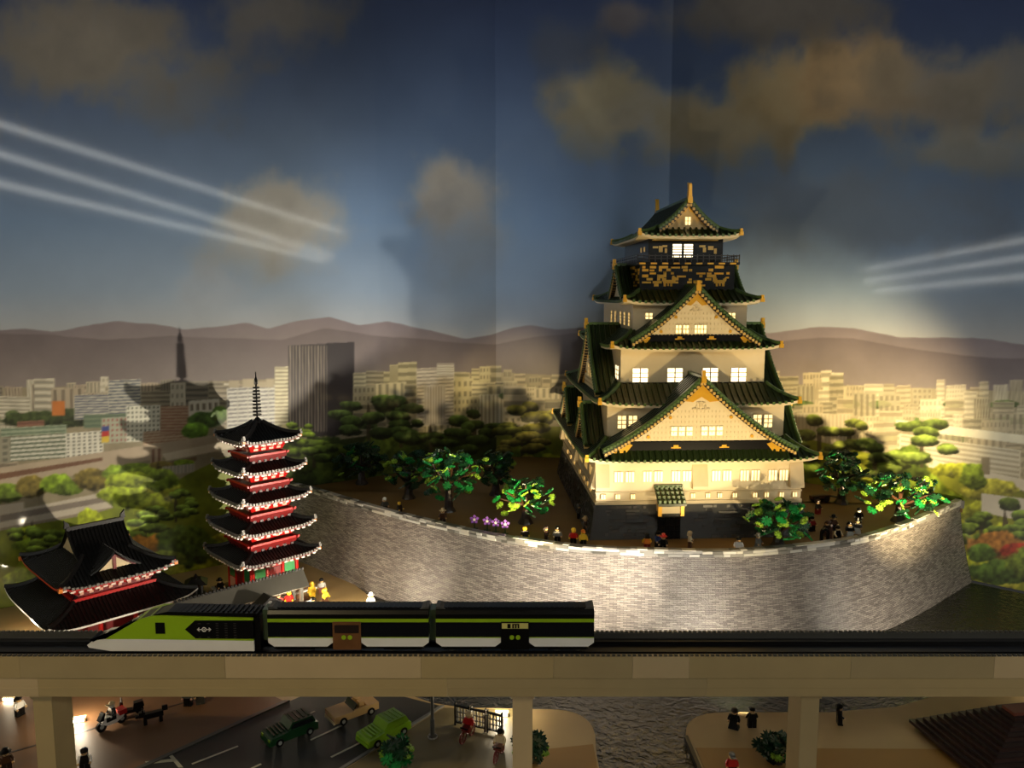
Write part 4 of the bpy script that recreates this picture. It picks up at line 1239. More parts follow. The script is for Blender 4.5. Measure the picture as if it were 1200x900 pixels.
for i in range(5):
    th = hf[i] * 0.50
    pagoda_roof(pg, hf[i], ez[i], th if i < 4 else 0.9, 2.6 if i < 4 else 4.4, 1.3)
    # bracket tier below the eave
    b0 = ez[i] - 2.9
    hb = hf[i] * 0.56
    br_ = MB().frustum((-hb, hb, -hb, hb), b0, (-hb * 1.25, hb * 1.25, -hb * 1.25, hb * 1.25), ez[i] - 0.5).build('bracket_tier', RED, pg)
    pn = MB()
    for k in range(4):
        ca, sa = math.cos(k * math.pi / 2), math.sin(k * math.pi / 2)
        for j in range(4):
            x = (-0.72 + j * 0.48) * hb
            for row, (zz, w) in enumerate(((b0 + 0.35, 0.62), (b0 + 1.25, 0.5))):
                off = hb * (1 + 0.25 * (zz - b0 + 0.3) / 2.4) + 0.03
                vs = [(a * ca + b * sa, a * sa - b * ca) for a, b in ((x - w, off + 0.12), (x + w, off + 0.12), (x + w, off - 0.3), (x - w, off - 0.3))]
                pn.add([(p[0], p[1], zz) for p in vs] + [(p[0], p[1], zz + 0.55) for p in vs], [(3, 2, 1, 0), (4, 5, 6, 7), (0, 1, 5, 4), (1, 2, 6, 5), (2, 3, 7, 6), (3, 0, 4, 7)])
    pn.build('plaster_blocks', PINK, br_, kind='stuff')
    if i < 4:
        # red storey with balcony above this roof
        z0 = ez[i] + 1.7
        hb2 = hf[i] * 0.62
        bl = MB().frustum((-hb2 * 0.9, hb2 * 0.9, -hb2 * 0.9, hb2 * 0.9), z0, (-hb2, hb2, -hb2, hb2), z0 + 2.2).build('balcony', DRED, pg)
        cut = MB()
        for k in range(4):
            ca, sa = math.cos(k * math.pi / 2), math.sin(k * math.pi / 2)
            for j in range(6):
                x = (-0.78 + j * 0.312) * hb2
                off = hb2 * 0.96
                vs = [(a * ca + b * sa, a * sa - b * ca) for a, b in ((x - 0.4, off + 0.12), (x + 0.4, off + 0.12), (x + 0.4, off - 0.3), (x - 0.4, off - 0.3))]
                cut.add([(p[0], p[1], z0 + 0.5) for p in vs] + [(p[0], p[1], z0 + 1.1) for p in vs], [(3, 2, 1, 0), (4, 5, 6, 7), (0, 1, 5, 4), (1, 2, 6, 5), (2, 3, 7, 6), (3, 0, 4, 7)])
        cut.build('balcony_slots', mat('deep_red_brown', (52, 12, 12), 0.4), bl, kind='stuff')
        rl = MB()
        for k in range(4):
            ca, sa = math.cos(k * math.pi / 2), math.sin(k * math.pi / 2)
            vs = [(a * ca + b * sa, a * sa - b * ca) for a, b in ((-hb2 * 1.1, hb2 + 0.1), (hb2 * 1.1, hb2 + 0.1), (hb2 * 1.1, hb2 - 0.35), (-hb2 * 1.1, hb2 - 0.35))]
            rl.add([(p[0], p[1], z0 + 2.2) for p in vs] + [(p[0], p[1], z0 + 2.75) for p in vs], [(3, 2, 1, 0), (4, 5, 6, 7), (0, 1, 5, 4), (1, 2, 6, 5), (2, 3, 7, 6), (3, 0, 4, 7)])
        rl.build('balcony_rail', RED, bl)
# small crest behind the spire and the spire with its nine rings
MB().lathe([(1.3, 46.2), (1.3, 47.2), (0.8, 47.6), (0.5, 48.0), (0.22, 48.2), (0.22, 57.5), (0.4, 57.8), (0.42, 58.4), (0.15, 59.0), (0.12, 60.4)], 8).build('spire', BLACK, pg)
for j in range(9):
    z = 48.6 + j * 0.92
    r_ = 1.15 - 0.03 * j
    MB().lathe([(0.25, z), (r_, z), (r_, z + 0.38), (0.25, z + 0.38)], 10).build('spire_ring', BLACK, pg)
MB().box(-0.5, 0.5, -0.12, 0.12, 57.0, 58.3).build('spire_flame', DGREY, pg)

# ================================================================== two-storey gate with hip-and-gable roof
GR = R(46.5)
gt = thing('temple_gate', 'black hip-and-gable roofed red temple gate beside the tracks', 'gate', (-103.0, 184.5, 0), GR)
skg = lambda *a, **k: skirt('roof', *a, pitch=0.85, roofm=BLACK2, ribm=BLACK2, parent=gt, orn=False, ribh=0.28, trimh=0.45, bend=0.45, hipm=BLACK2, **k)
low = skg(16.5, -19, 16.0, 7.2, 8.5, -11, 11, 11.2, 1.6, trim=WHITE)
for k in range(4):
    pass
for x in (-11, -4, 4, 11):
    for y in (-12, 0, 11):
        MB().tube((x, y, 0), (x, y, 7.4), 0.55).build('column', RED, gt)
MB().box(-9, 9, -8, 8, 0, 8.5).build('ground_storey', DRED, gt)
up_ = MB().box(-8.6, 8.6, -11.2, 11.2, 9.0, 13.4).build('upper_storey', DRED, gt)
MB().box(-9.6, 9.6, -12.2, 12.2, 10.6, 11.3).build('balcony_rail', RED, up_)
sl_ = MB()
for j in range(8):
    x = -7.4 + j * 2.1
    sl_.box(x - 0.5, x + 0.5, -11.5, -11.0, 9.3, 10.1)
    sl_.box(x - 0.4, x + 0.4, -11.6, -11.0, 11.8, 12.5)
sl_.build('wall_slots', PINK, up_, kind='stuff')
MB().frustum((-8.8, 8.8, -11.4, 11.4), 12.2, (-10.6, 10.6, -13.4, 13.4), 14.0).build('bracket_tier', RED, gt)
upr = skg(12.8, -15.4, 15.4, 14.6, 5.2, -6.5, 6.5, 19.4, 1.6, trim=RED)
we_ = MB(); ge = MB()
for i in range(15):
    x = -12.0 + i * 24 / 14
    zz = 14.6 + 1.6 * abs(x / 12.8) ** 7
    we_.box(x - 0.5, x + 0.5, -15.55, -14.6, zz - 0.85, zz - 0.45)
    ge.box(x - 0.3, x + 0.3, -15.95, -15.45, zz - 0.1, zz + 0.5)
    ge.box(x + 0.55, x + 1.15, -15.85, -15.45, zz - 0.1, zz + 0.3)
we_.build('rafter_ends', PEAVE, upr, kind='stuff'); ge.build('tile_ends', MGREY, upr, kind='stuff')
for x, y in ((-12.8, -15.4), (12.8, -15.4), (-12.8, 15.4), (12.8, 15.4)):
    MB().box(x - 0.4, x + 0.4, y - 0.4, y + 0.4, 14.9, 15.8).build('corner_lantern', ORANGE, upr)
# upper gabled roof, ridge across, plus the small front gable
def prism_roof(name, a0, a1, hw, z0, z1, axis, m, parent):
    mb = MB()
    for sd in (-1, 1):
        def fn(u, v, sd=sd):
            q = u; x = sd * hw * (1 - q); z = z0 + (z1 - z0) * (0.55 * q + 0.45 * q * q); y = a0 + (a1 - a0) * v
            return (y, x, z) if axis == 'x' else (x, y, z)
        mb.grid(fn, 8, 1)
        mb.grid(lambda u, v: (lambda p: (p[0], p[1], p[2] - 0.5))(fn(u, v)), 8, 1)
    o = mb.build(name, m, parent)
    rb = MB(); n = int((a1 - a0) / 0.85)
    for i in range(n + 1):
        y = a0 + i * 0.85
        for sd in (-1, 1):
            pts = []
            for q in (0, .25, .5, .75, 1):
                x = sd * hw * (1 - q); z = z0 + (z1 - z0) * (0.55 * q + 0.45 * q * q)
                pts.append((y, x, z) if axis == 'x' else (x, y, z))
            rb.ribbon(pts, 0.5, 0.26)
    rb.build('tile_rolls', m, o, kind='stuff')
    return o
ur = prism_roof('gable_roof', -6.4, 6.4, 7.6, 18.2, 24.6, 'x', BLACK2, gt)
MB().box(-6.6, 6.6, -0.5, 0.5, 24.3, 25.2).build('ridge', BLACK2, ur)
for x in (-6.4, 6.4):
    MB().extr([(x - 0.6, 25.0), (x + 0.6, 25.0), (x + 0.45, 26.0), (x + (0.5 if x > 0 else -0.5), 27.0), (x - 0.45, 26.0)], -0.4, 0.4, 'xz').build('ridge_ornament', BLACK2, ur)
    MB().extr([(-6.0, 18.4), (6.0, 18.4), (0, 23.8)], x * 0.9 - 0.2, x * 0.9 + 0.2, 'yz').build('gable_end', TAN2, ur)
dg = prism_roof('front_gable_roof', -12.5, -3.0, 5.6, 16.2, 20.6, 'y', BLACK2, gt)
MB().extr([(-4.3, 16.4), (4.3, 16.4), (0, 19.8)], -11.6, -11.2, 'xz').build('front_gable_face', mat('cream_gable', (206, 184, 140), 0.4), dg)
MB().box(-0.35, 0.35, -11.9, -11.5, 16.0, 19.8).build('front_gable_post', DRED, dg)
MB().extr([(-4.9, 16.2), (0, 20.0), (4.9, 16.2), (4.2, 16.2), (0, 19.3), (-4.2, 16.2)], -11.95, -11.55, 'xz').build('front_gable_board', DRED, dg)

# ================================================================== roofed cloister in front of the pagoda
cl = thing('roofed_cloister', 'long low cloister with grey plank roof in front of the pagoda', 'cloister', (-79.0, 172.0, 0), R(43.0))
LC = 33.0
MB().extr([(-3.0, 5.6), (0.0, 9.2), (0.0, 9.6), (-3.2, 5.9)], 0, LC, 'yz').build('front_roof', DGREY, cl)
MB().extr([(3.0, 5.6), (0.0, 9.2), (0.0, 9.6), (3.2, 5.9)], 0, LC, 'yz').build('back_roof', DGREY, cl)
ri = MB()
a = 0.2
while a < LC - 0.4:
    ri.box(a, a + 0.5, -0.3, 0.3, 9.4, 10.0); a += 0.9
ri.build('ridge_tiles', BLACK, cl, kind='stuff')
MB().extr([(-3.0, 5.8), (3.0, 5.8), (0.0, 9.3)], LC - 0.5, LC - 0.1, 'yz').build('gable_end', BLACK, cl)
MB().extr([(-3.0, 5.8), (3.0, 5.8), (0.0, 9.3)], 0.1, 0.5, 'yz').build('gable_end', BLACK, cl)
for a in (1.5, 11.0, 21.5, 31.2):
    for y in (-2.2, 2.2):
        MB().box(a - 0.4, a + 0.4, y - 0.4, y + 0.4, 0, 6.2).build('post', DGREY, cl)
MB().box(1.5, 20, 2.0, 2.4, 0, 5.8).build('back_wall', DBROWN, cl)

# small grey shelter with an arched opening at the cloister
sh = thing('arched_shelter', 'small grey arched shelter leaning at the end of the cloister', 'shelter', (-59.5, 179.5, 0), R(43))
pts = [(-4, 0), (-4, 5.0), (0, 7.4), (4, 5.0), (4, 0), (2.6, 0), (2.6, 3.0), (1.6, 4.4), (0, 5.0), (-1.6, 4.4), (-2.6, 3.0), (-2.6, 0)]
MB().extr(pts, -1.2, 1.2, 'xz').build('arch', DGREY, sh)
MB().extr([(-4.6, 4.8), (0, 7.8), (4.6, 4.8), (4.6, 5.4), (0, 8.5), (-4.6, 5.4)], -1.9, 1.9, 'xz').build('roof', BLACK, sh)

# little black lantern house
lt = thing('lantern_house', 'small black lantern house with a tiled cap near the gate', 'lantern', (-85.0, 199.0, 0), R(20))
MB().box(-2.2, 2.2, -2.2, 2.2, 0, 0.8).build('base', DGREY, lt)
for x in (-1.4, 0.0, 1.4):
    for y in (-1.4, 1.4):
        MB().tube((x, y, 0.8), (x, y, 4.0), 0.36).build('post', BLACK, lt)
MB().box(-0.9, 0.9, -0.9, 0.9, 0.8, 4.0).build('core', BLACK, lt)
MB().frustum((-2.9, 2.9, -2.9, 2.9), 4.0, (-1.2, 1.2, -1.2, 1.2), 5.3).build('roof', BLACK2, lt)
MB().lathe([(0.5, 5.2), (0.6, 5.7), (0.1, 6.5)], 8).build('finial', BLACK, lt)
# bench-like steps beside the pagoda
bn = thing('stone_steps', 'low white-edged brown steps on the right of the pagoda', 'steps', (-57.0, 193.0, 0), R(45.5))
MB().box(-5, 5, -1.6, 1.6, 0, 0.9).build('tread', mat('platform_brown', (96, 66, 44), 0.45), bn)
MB().box(-5, 5, -2.0, -1.6, 0, 1.1).build('edge', WHITE, bn)

# ================================================================== brick-built trees
def leaf_mesh(name, m, size=1.0):
    # flat plant plate: a centre with six forked lobes
    mb = MB()
    n = 7
    ring = []
    for i in range(n * 4):
        t = 2 * math.pi * i / (n * 4)
        r = [0.75, 1.75, 1.35, 1.75][i % 4] * size
        ring.append((r * math.cos(t), r * math.sin(t)))
    mb.extr(ring, 0.0, 0.32, 'xy')
    mb.lathe([(0.5 * size, 0.3), (0.5 * size, 0.55)], 6)
    return mb.mesh(name, m)
LEAF = [leaf_mesh('leaf_plate_green', BRIGHTGREEN, 0.78), leaf_mesh('leaf_plate_lime', LEAFLIME, 0.6), leaf_mesh('leaf_plate_dark', LEAFDARK, 0.85)]
def tree(px, py, height, width, label, seed, n=30, mix=(4, 4, 2), group='brick-built trees in the castle courtyard', z=CY, gap=0.27):
    r = random.Random(seed)
    loc = atZ(px, py, z)
    t = thing('courtyard_tree', label, 'tree', loc, r.uniform(0, 6), group)
    tr = MB()
    th = height * 0.5
    tr.lathe([(2.1, 0), (1.9, 0.5), (1.3, 1.4), (1.0, th * 0.6), (0.8, th)], 8)
    tr.build('trunk', DBROWN, t)
    brs = MB()
    tips = []
    for i in range(7):
        a = i * 2.4 + r.uniform(-0.3, 0.3)
        rr_ = width * 0.5 * r.uniform(0.55, 0.95)
        p = (math.cos(a) * rr_, math.sin(a) * rr_, height * r.uniform(0.5, 0.85))
        brs.tube((0, 0, th * r.uniform(0.6, 1.0)), p, 0.4, 0.2, 6)
        tips.append(p)
    brs.tube((0, 0, th), (0, 0, height * 0.9), 0.5, 0.25, 6)
    brs.build('branches', DBROWN if mix[2] > 3 else BROWN, t)
    n = int(n * 2.2)
    bag = [0] * mix[0] + [1] * mix[1] + [2] * (mix[2] + 3)
    for i in range(n):
        u = i / n
        a = i * 2.399 + r.uniform(-0.4, 0.4)
        zt = height * (gap + (1 - gap) * (u ** 0.8)) * r.uniform(0.92, 1.02)
        rad = width * 0.5 * math.sqrt(max(0.03, 1 - ((zt / height - 0.55) / 0.5) ** 2)) * r.uniform(0.45, 1.0)
        o = put('leaf_plate', LEAF[r.choice(bag)], t, (math.cos(a) * rad, math.sin(a) * rad, zt))
        tilt = r.uniform(0.3, 1.1)
        o.rotation_euler = (-math.sin(a) * 0 + tilt * -math.sin(a), tilt * math.cos(a), r.uniform(0, 6))
    return t
tree(424, 567, 13.0, 16.0, 'dim dark green tree at the far end of the terrace behind the pagoda', 1, 30, (1, 1, 5))
tree(479, 584, 14.0, 14.0, 'lime-tipped dark tree second from the pagoda on the terrace', 2, 30, (2, 2, 4))
tree(526, 599, 17.5, 16.5, 'tallest bright green tree in the terrace row, behind the lone figure', 3, 38, (4, 3, 3))
tree(581, 580, 13.0, 12.5, 'shaded tree by the backdrop corner, set back from the terrace row', 4, 28, (1, 1, 5))
tree(616, 613, 11.5, 15.5, 'low spreading green and lime tree beside the purple flowers', 5, 32, (4, 4, 1))
tree(1053, 611, 12.5, 21.0, 'wide lime-speckled tree with reddish trunk on the terrace at the right', 6, 42, (3, 5, 2))
tree(986, 590, 15.5, 13.0, 'dark tree behind the crowd, close to the castle corner', 7, 32, (1, 1, 6))
tree(912, 641, 11.0, 16.0, 'green and lime tree at the rampart edge in front of the castle', 8, 34, (5, 4, 0))

# purple flowers
FP = MB()
for i in range(5):
    a = 2 * math.pi * i / 5 + 0.3
    FP.extr([(math.cos(a) * 0.2, math.sin(a) * 0.2), (math.cos(a - 0.5) * 0.95, math.sin(a - 0.5) * 0.95), (math.cos(a) * 1.25, math.sin(a) * 1.25), (math.cos(a + 0.5) * 0.95, math.sin(a + 0.5) * 0.95)], -0.12, 0.12, 'xz')
FPm = FP.mesh('petals', PURPLE)
FC = MB().tube((0, -0.3, 0), (0, 0.1, 0), 0.34, n=8).mesh('flower_centre', WHITE)
FS = MB().tube((0, 0, 0), (0, 0, 2.6), 0.16, n=6).box(-0.9, 0.9, -0.15, 0.15, 0.8, 1.0).mesh('stem', LEAFDARK)
for i, (px, py, lab) in enumerate([(556, 623, 'purple flower standing apart at the pagoda end of the flower row'), (571, 625, 'purple flower second in the row by the rampart edge'), (581, 627, 'purple flower third in the row by the rampart edge'), (592, 629, 'purple flower at the castle end of the flower row')]):
    t = thing('purple_flower', lab, 'flower', atZ(px, py, CY), 0, 'purple flowers along the rampart')
    put('stem', FS, t); put('petals', FPm, t, (0, -0.2, 3.3)); put('flower_centre', FC, t, (0, -0.2, 3.3))

# ================================================================== toy figures
def _fm():
    d = {}
    d['legs'] = MB().box(-0.78, -0.04, -0.45, 0.35, 0.25, 1.3).box(0.04, 0.78, -0.45, 0.35, 0.25, 1.3).box(-0.78, -0.04, -0.6, 0.35, 0, 0.25).box(0.04, 0.78, -0.6, 0.35, 0, 0.25).box(-0.78, 0.78, -0.38, 0.35, 1.2, 1.5).mesh('legs', BLACK)
    d['torso'] = MB().frustum((-0.78, 0.78, -0.4, 0.4), 1.5, (-0.52, 0.52, -0.38, 0.38), 2.75).mesh('torso', BLACK)
    a = MB()
    for s_ in (-1, 1):
        a.tube((s_ * 0.68, 0, 2.6), (s_ * 0.98, -0.15, 1.95), 0.24, 0.22, 6).tube((s_ * 0.98, -0.15, 1.95), (s_ * 0.92, -0.6, 1.6), 0.22, 0.2, 6)
    d['arms'] = a.mesh('arms', BLACK)
    h = MB()
    for s_ in (-1, 1):
        h.tube((s_ * 0.92, -0.6, 1.6), (s_ * 0.9, -0.85, 1.45), 0.2, 0.2, 6)
    d['hands'] = h.mesh('hands', YELLOW)
    f = MB().lathe([(0.3, 2.75), (0.46, 2.88), (0.5, 3.1), (0.5, 3.4), (0.42, 3.6), (0.2, 3.65)], 12)
    d['head'] = f.mesh('head', YELLOW)
    e = MB()
    for s_ in (-1, 1):
        e.box(s_ * 0.18 - 0.06, s_ * 0.18 + 0.06, -0.53, -0.42, 3.2, 3.32)
    e.box(-0.16, 0.16, -0.53, -0.42, 2.99, 3.04)
    d['face'] = e.mesh('face', BLACK)
    d['hair'] = MB().lathe([(0.56, 3.25), (0.62, 3.45), (0.58, 3.75), (0.35, 3.98), (0.1, 4.02)], 10).box(-0.55, 0.55, 0.1, 0.62, 2.85, 3.5).mesh('hair', BLACK)
    d['hat'] = MB().lathe([(0.95, 3.42), (0.95, 3.5), (0.55, 3.55), (0.45, 4.1), (0.1, 4.25)], 12).mesh('hat', BLACK)
    d['cap'] = MB().lathe([(0.54, 3.4), (0.54, 3.7), (0.3, 3.95)], 10).box(-0.45, 0.45, -1.0, -0.3, 3.4, 3.5).mesh('cap', BLACK)
    d['skirt'] = MB().frustum((-0.95, 0.95, -0.7, 0.7), 0.0, (-0.7, 0.7, -0.4, 0.4), 1.5).mesh('skirt', BLACK)
    sl = MB().box(-0.78, -0.04, -1.4, 0.35, 0.0, 0.8).box(0.04, 0.78, -1.4, 0.35, 0.0, 0.8)
    d['seated_legs'] = sl.mesh('seated_legs', BLACK)
    return d
FIG = _fm()
def piece(key, name, m, parent, loc=(0, 0, 0)):
    o = put(name, FIG[key], parent, loc)
    o.material_slots[0].link = 'OBJECT'; o.material_slots[0].material = m
    return o
def figure(pos, label, legs=BLACK, torso=BLACK, head=YELLOW, top='hair', topm=BLACK, rz=0.0, group=None, skirt_=False, lift=0.0, seated=False, arms=None):
    t = thing('toy_figure', label, 'toy figure', (pos[0], pos[1], pos[2] + lift), R(rz), group)
    dz = (0, 0, -0.6) if seated else (0, 0, 0)
    piece('skirt' if skirt_ else ('seated_legs' if seated else 'legs'), 'skirt' if skirt_ else 'legs', legs, t)
    b = piece('torso', 'torso', torso, t, dz)
    piece('arms', 'arms', arms or torso, t, dz); piece('hands', 'hands', head, t, dz)
    h = piece('head', 'head', head, t, dz)
    piece('face', 'face', BLACK, h)
    if top:
        piece(top, 'hair' if top == 'hair' else 'hat', topm, h)
    return t
GC = 'figures walking in the castle courtyard'
YZ = lambda px, py: atZ(px, py, CY)
SKIN = mat('beige_head_plastic', (214, 176, 124), 0.35)
figure(YZ(451, 599), 'white-haired figure in black, farthest along the terrace edge', BLACK, DGREY, SKIN, 'hair', WHITE, 20, GC)
figure(YZ(468, 603), 'yellow-headed dark figure low behind the coping near the pagoda', BLACK, DBROWN, YELLOW, None, BLACK, 60, GC)
figure(YZ(519, 613), 'tan-headed figure in brown below the tallest terrace tree', DBROWN, BROWN, SKIN, 'hat', TAN2, 0, GC)
figure(YZ(615, 634), 'yellow-headed figure in dark clothes just past the purple flowers', BLACK, DBROWN, YELLOW, None, BLACK, 10, GC)
figure(YZ(640, 634), 'slim dark brown figure seen sideways at the rampart edge', DBROWN, BROWN, SKIN, 'hair', DBROWN, 80, GC)
figure(YZ(653, 635), 'grey and black figure with black hair beside the slim brown one', BLACK, MGREY, SKIN, 'hair', BLACK, 0, GC)
figure(YZ(672, 637), 'figure in a red top with yellow hair near the castle corner', BLACK, RED, YELLOW, 'hair', YELLOW, -10, GC)
figure(YZ(683, 639), 'short yellow-capped child figure next to the red-topped one', BLACK, YELLOW, YELLOW, 'cap', ORANGE, 10, GC, lift=-0.0)
figure(YZ(758, 644), 'figure in an orange vest seen from behind before the castle door', DRED, ORANGE, ORANGE, 'hair', BLACK, 180, GC, arms=YELLOW)
figure(YZ(777, 645), 'black-clad figure with a red hat in front of the castle door', BLACK, BLACK, SKIN, 'hat', RED, -15, GC)
figure(YZ(771, 641), 'blue-black figure half hidden behind the red-hatted one', BLACK, BLUE, SKIN, 'hair', BLACK, 30, GC)
figure(YZ(808, 641), 'plain tan figure standing before the dark castle base', BROWN, TAN2, SKIN, 'hair', TAN2, 70, GC)
figure(YZ(865, 648), 'white-clad figure with black hair waving at the rampart', WHITE, WHITE, SKIN, 'hair', BLACK, -10, GC, arms=WHITE)
figure(YZ(888, 644), 'grey skirted figure under the front tree', MGREY, MGREY, SKIN, 'hat', MGREY, 40, GC, skirt_=True)
figure(YZ(667, 566), 'dark figure far back along the side of the castle base', BLACK, DGREY, SKIN, 'hair', DBROWN, 90, GC)
figure(YZ(678, 607), 'grey-haired dark figure midway along the side of the castle base', BLACK, DGREY, SKIN, 'hair', MGREY, 80, GC)
figure(YZ(686, 623), 'brown figure with a beige hat at the corner of the castle base', DBROWN, BROWN, SKIN, 'hat', TAN2, 60, GC)
GR_ = 'crowd of figures to the right of the castle'
figure(YZ(958, 602), 'dark red figure tucked behind the corner of the castle', DRED, DBROWN, SKIN, 'hair', DBROWN, 30, GR_)
figure(YZ(951, 622), 'dark figure beside the front tree, nearest the castle in the crowd', BLACK, DRED, SKIN, 'hair', BLACK, 20, GR_)
figure(YZ(976, 621), 'tall black-hatted figure in the middle of the crowd', BLACK, BROWN, SKIN, 'hat', BLACK, 10, GR_)
figure(YZ(969, 628), 'brown figure at the front of the crowd by the black arch', BROWN, DBROWN, SKIN, 'hair', BROWN, 0, GR_)
figure(YZ(981, 634), 'black figure with tan collar at the rampart side of the crowd', BLACK, BLACK, SKIN, 'hair', DBROWN, 15, GR_, arms=TAN2)
figure(YZ(995, 629), 'figure in a pale skirt with dark hair in the crowd', LGREY, BLACK, SKIN, 'hair', BLACK, 0, GR_, skirt_=True)
figure(YZ(1004, 625), 'pale-skirted figure with a black hat at the edge of the crowd', LGREY, DGREY, SKIN, 'hat', BLACK, -20, GR_, skirt_=True)
figure(YZ(1006, 612), 'white-headed dark figure behind the edge of the crowd', BLACK, BLACK, WHITE, 'hair', BLACK, -30, GR_)
ar = thing('toy_arch', 'small black arch standing among the courtyard crowd', 'arch', YZ(966, 636), 0)
pts = [(-1.0, 0), (-1.0, 2.6), (-0.7, 3.4), (0, 3.8), (0.7, 3.4), (1.0, 2.6), (1.0, 0), (0.55, 0), (0.55, 2.5), (0, 3.2), (-0.55, 2.5), (-0.55, 0)]
MB().extr(pts, -0.5, 0.5, 'xz').build('arch_frame', BLACK, ar)
MB().box(1.1, 1.7, -0.4, 0.4, 0, 4.6).build('post', BROWN, ar)
cn = thing('toy_cart', 'brown wheeled cart beside the right corner of the castle', 'cart', YZ(962, 588), R(15))
MB().box(-3.5, 2.5, -0.8, 0.8, 1.2, 2.0).build('bed', BROWN, cn)
for x in (-2.0, 1.2):
    for y in (-1.1, 0.9):
        MB().tube((x, y, 1.0), (x, y + 0.3, 1.0), 1.0, n=12).build('wheel', DBROWN, cn)
MB().tube((2.5, 0, 1.6), (6.0, 0, 1.0), 0.3, n=6).build('shaft', DBROWN, cn)

GP = 'figures around the pagoda'
G0 = lambda px, py: atZ(px, py, 0.11 if py > 780 and px < 625 else (0.13 if py > 875 else 0.0))
figure(G0(258, 694), 'black-robed figure with tan face stooping left of the pagoda', BLACK, BLACK, SKIN, 'hat', BLACK, 60, GP, skirt_=True)
figure(G0(366, 699), 'all-yellow figure to the right of the pagoda steps', YELLOW, YELLOW, YELLOW, 'hat', YELLOW, 0, GP)
figure(G0(377, 694), 'grey-topped figure with black hair behind the crouching yellow one', REDBROWN, LGREY, SKIN, 'hair', BLACK, 20, GP)
figure(G0(381, 706), 'yellow and brown figure bending near the rampart foot', BROWN, YELLOW, YELLOW, 'hair', YELLOW, 60, GP)
figure(G0(339, 709), 'figure in red with yellow hair at the pagoda steps', RED, RED, YELLOW, 'hair', YELLOW, 10, GP)
figure(G0(367, 717), 'pale blue figure with black hair by the white step edge', WHITE, mat('pale_blue_plastic', (150, 180, 200), 0.3), SKIN, 'hair', BLACK, -20, GP)
figure(G0(327, 712), 'brown figure partly hidden behind the red one', REDBROWN, DRED, SKIN, 'hair', DBROWN, 40, GP)
figure(G0(435, 712), 'brightly lit white figure alone at the foot of the rampart', WHITE, WHITE, YELLOW, 'hat', WHITE, -10, GP)
figure(G0(304, 712), 'white and black figure under the arched shelter', BLACK, WHITE, SKIN, 'hair', BLACK, 10, GP)

GS = 'figures in the street below the viaduct'
figure(G0(100, 902), 'black-haired figure in black with white collar on the pavement by the pillar', BLACK, BLACK, SKIN, 'hair', BLACK, 20, GS, arms=WHITE)
figure(G0(8, 903), 'dark figure with brown hat at the bottom left corner of the street', DBROWN, BROWN, SKIN, 'hat', BLACK, 40, GS)
figure(G0(23, 838), 'black and white figure beside the glowing floor lamp left of the pillar', BLACK, WHITE, SKIN, 'hair', BLACK, 70, GS)
figure(G0(221, 826), 'figure with pale shoes just under the viaduct edge', BLACK, DGREY, PINK, 'hair', BLACK, 0, GS)
figure(G0(235, 824), 'white-sleeved figure next to the pale-shoed one', DGREY, BLACK, SKIN, 'cap', WHITE, 20, GS)
figure(G0(860, 853), 'dark figure reaching out an arm, first of the pair on the river bank', BLACK, BLACK, SKIN, 'hair', DBROWN, -30, GS, skirt_=True)
figure(G0(881, 852), 'black figure with black cap, second of the pair on the river bank', BLACK, BLACK, SKIN, 'cap', BLACK, 180, GS)
figure(G0(983, 848), 'lone black figure with a backpack past the bank pillar', BLACK, BLACK, SKIN, 'hair', BLACK, 80, GS)
figure(G0(857, 907), 'red-topped figure with a grey cap at the bottom edge of the bank', BLACK, RED, SKIN, 'cap', MGREY, 0, GS)
figure(G0(905, 893), 'long-haired black figure standing by the riverside bush', BLACK, BLACK, SKIN, 'hair', BLACK, -60, GS)

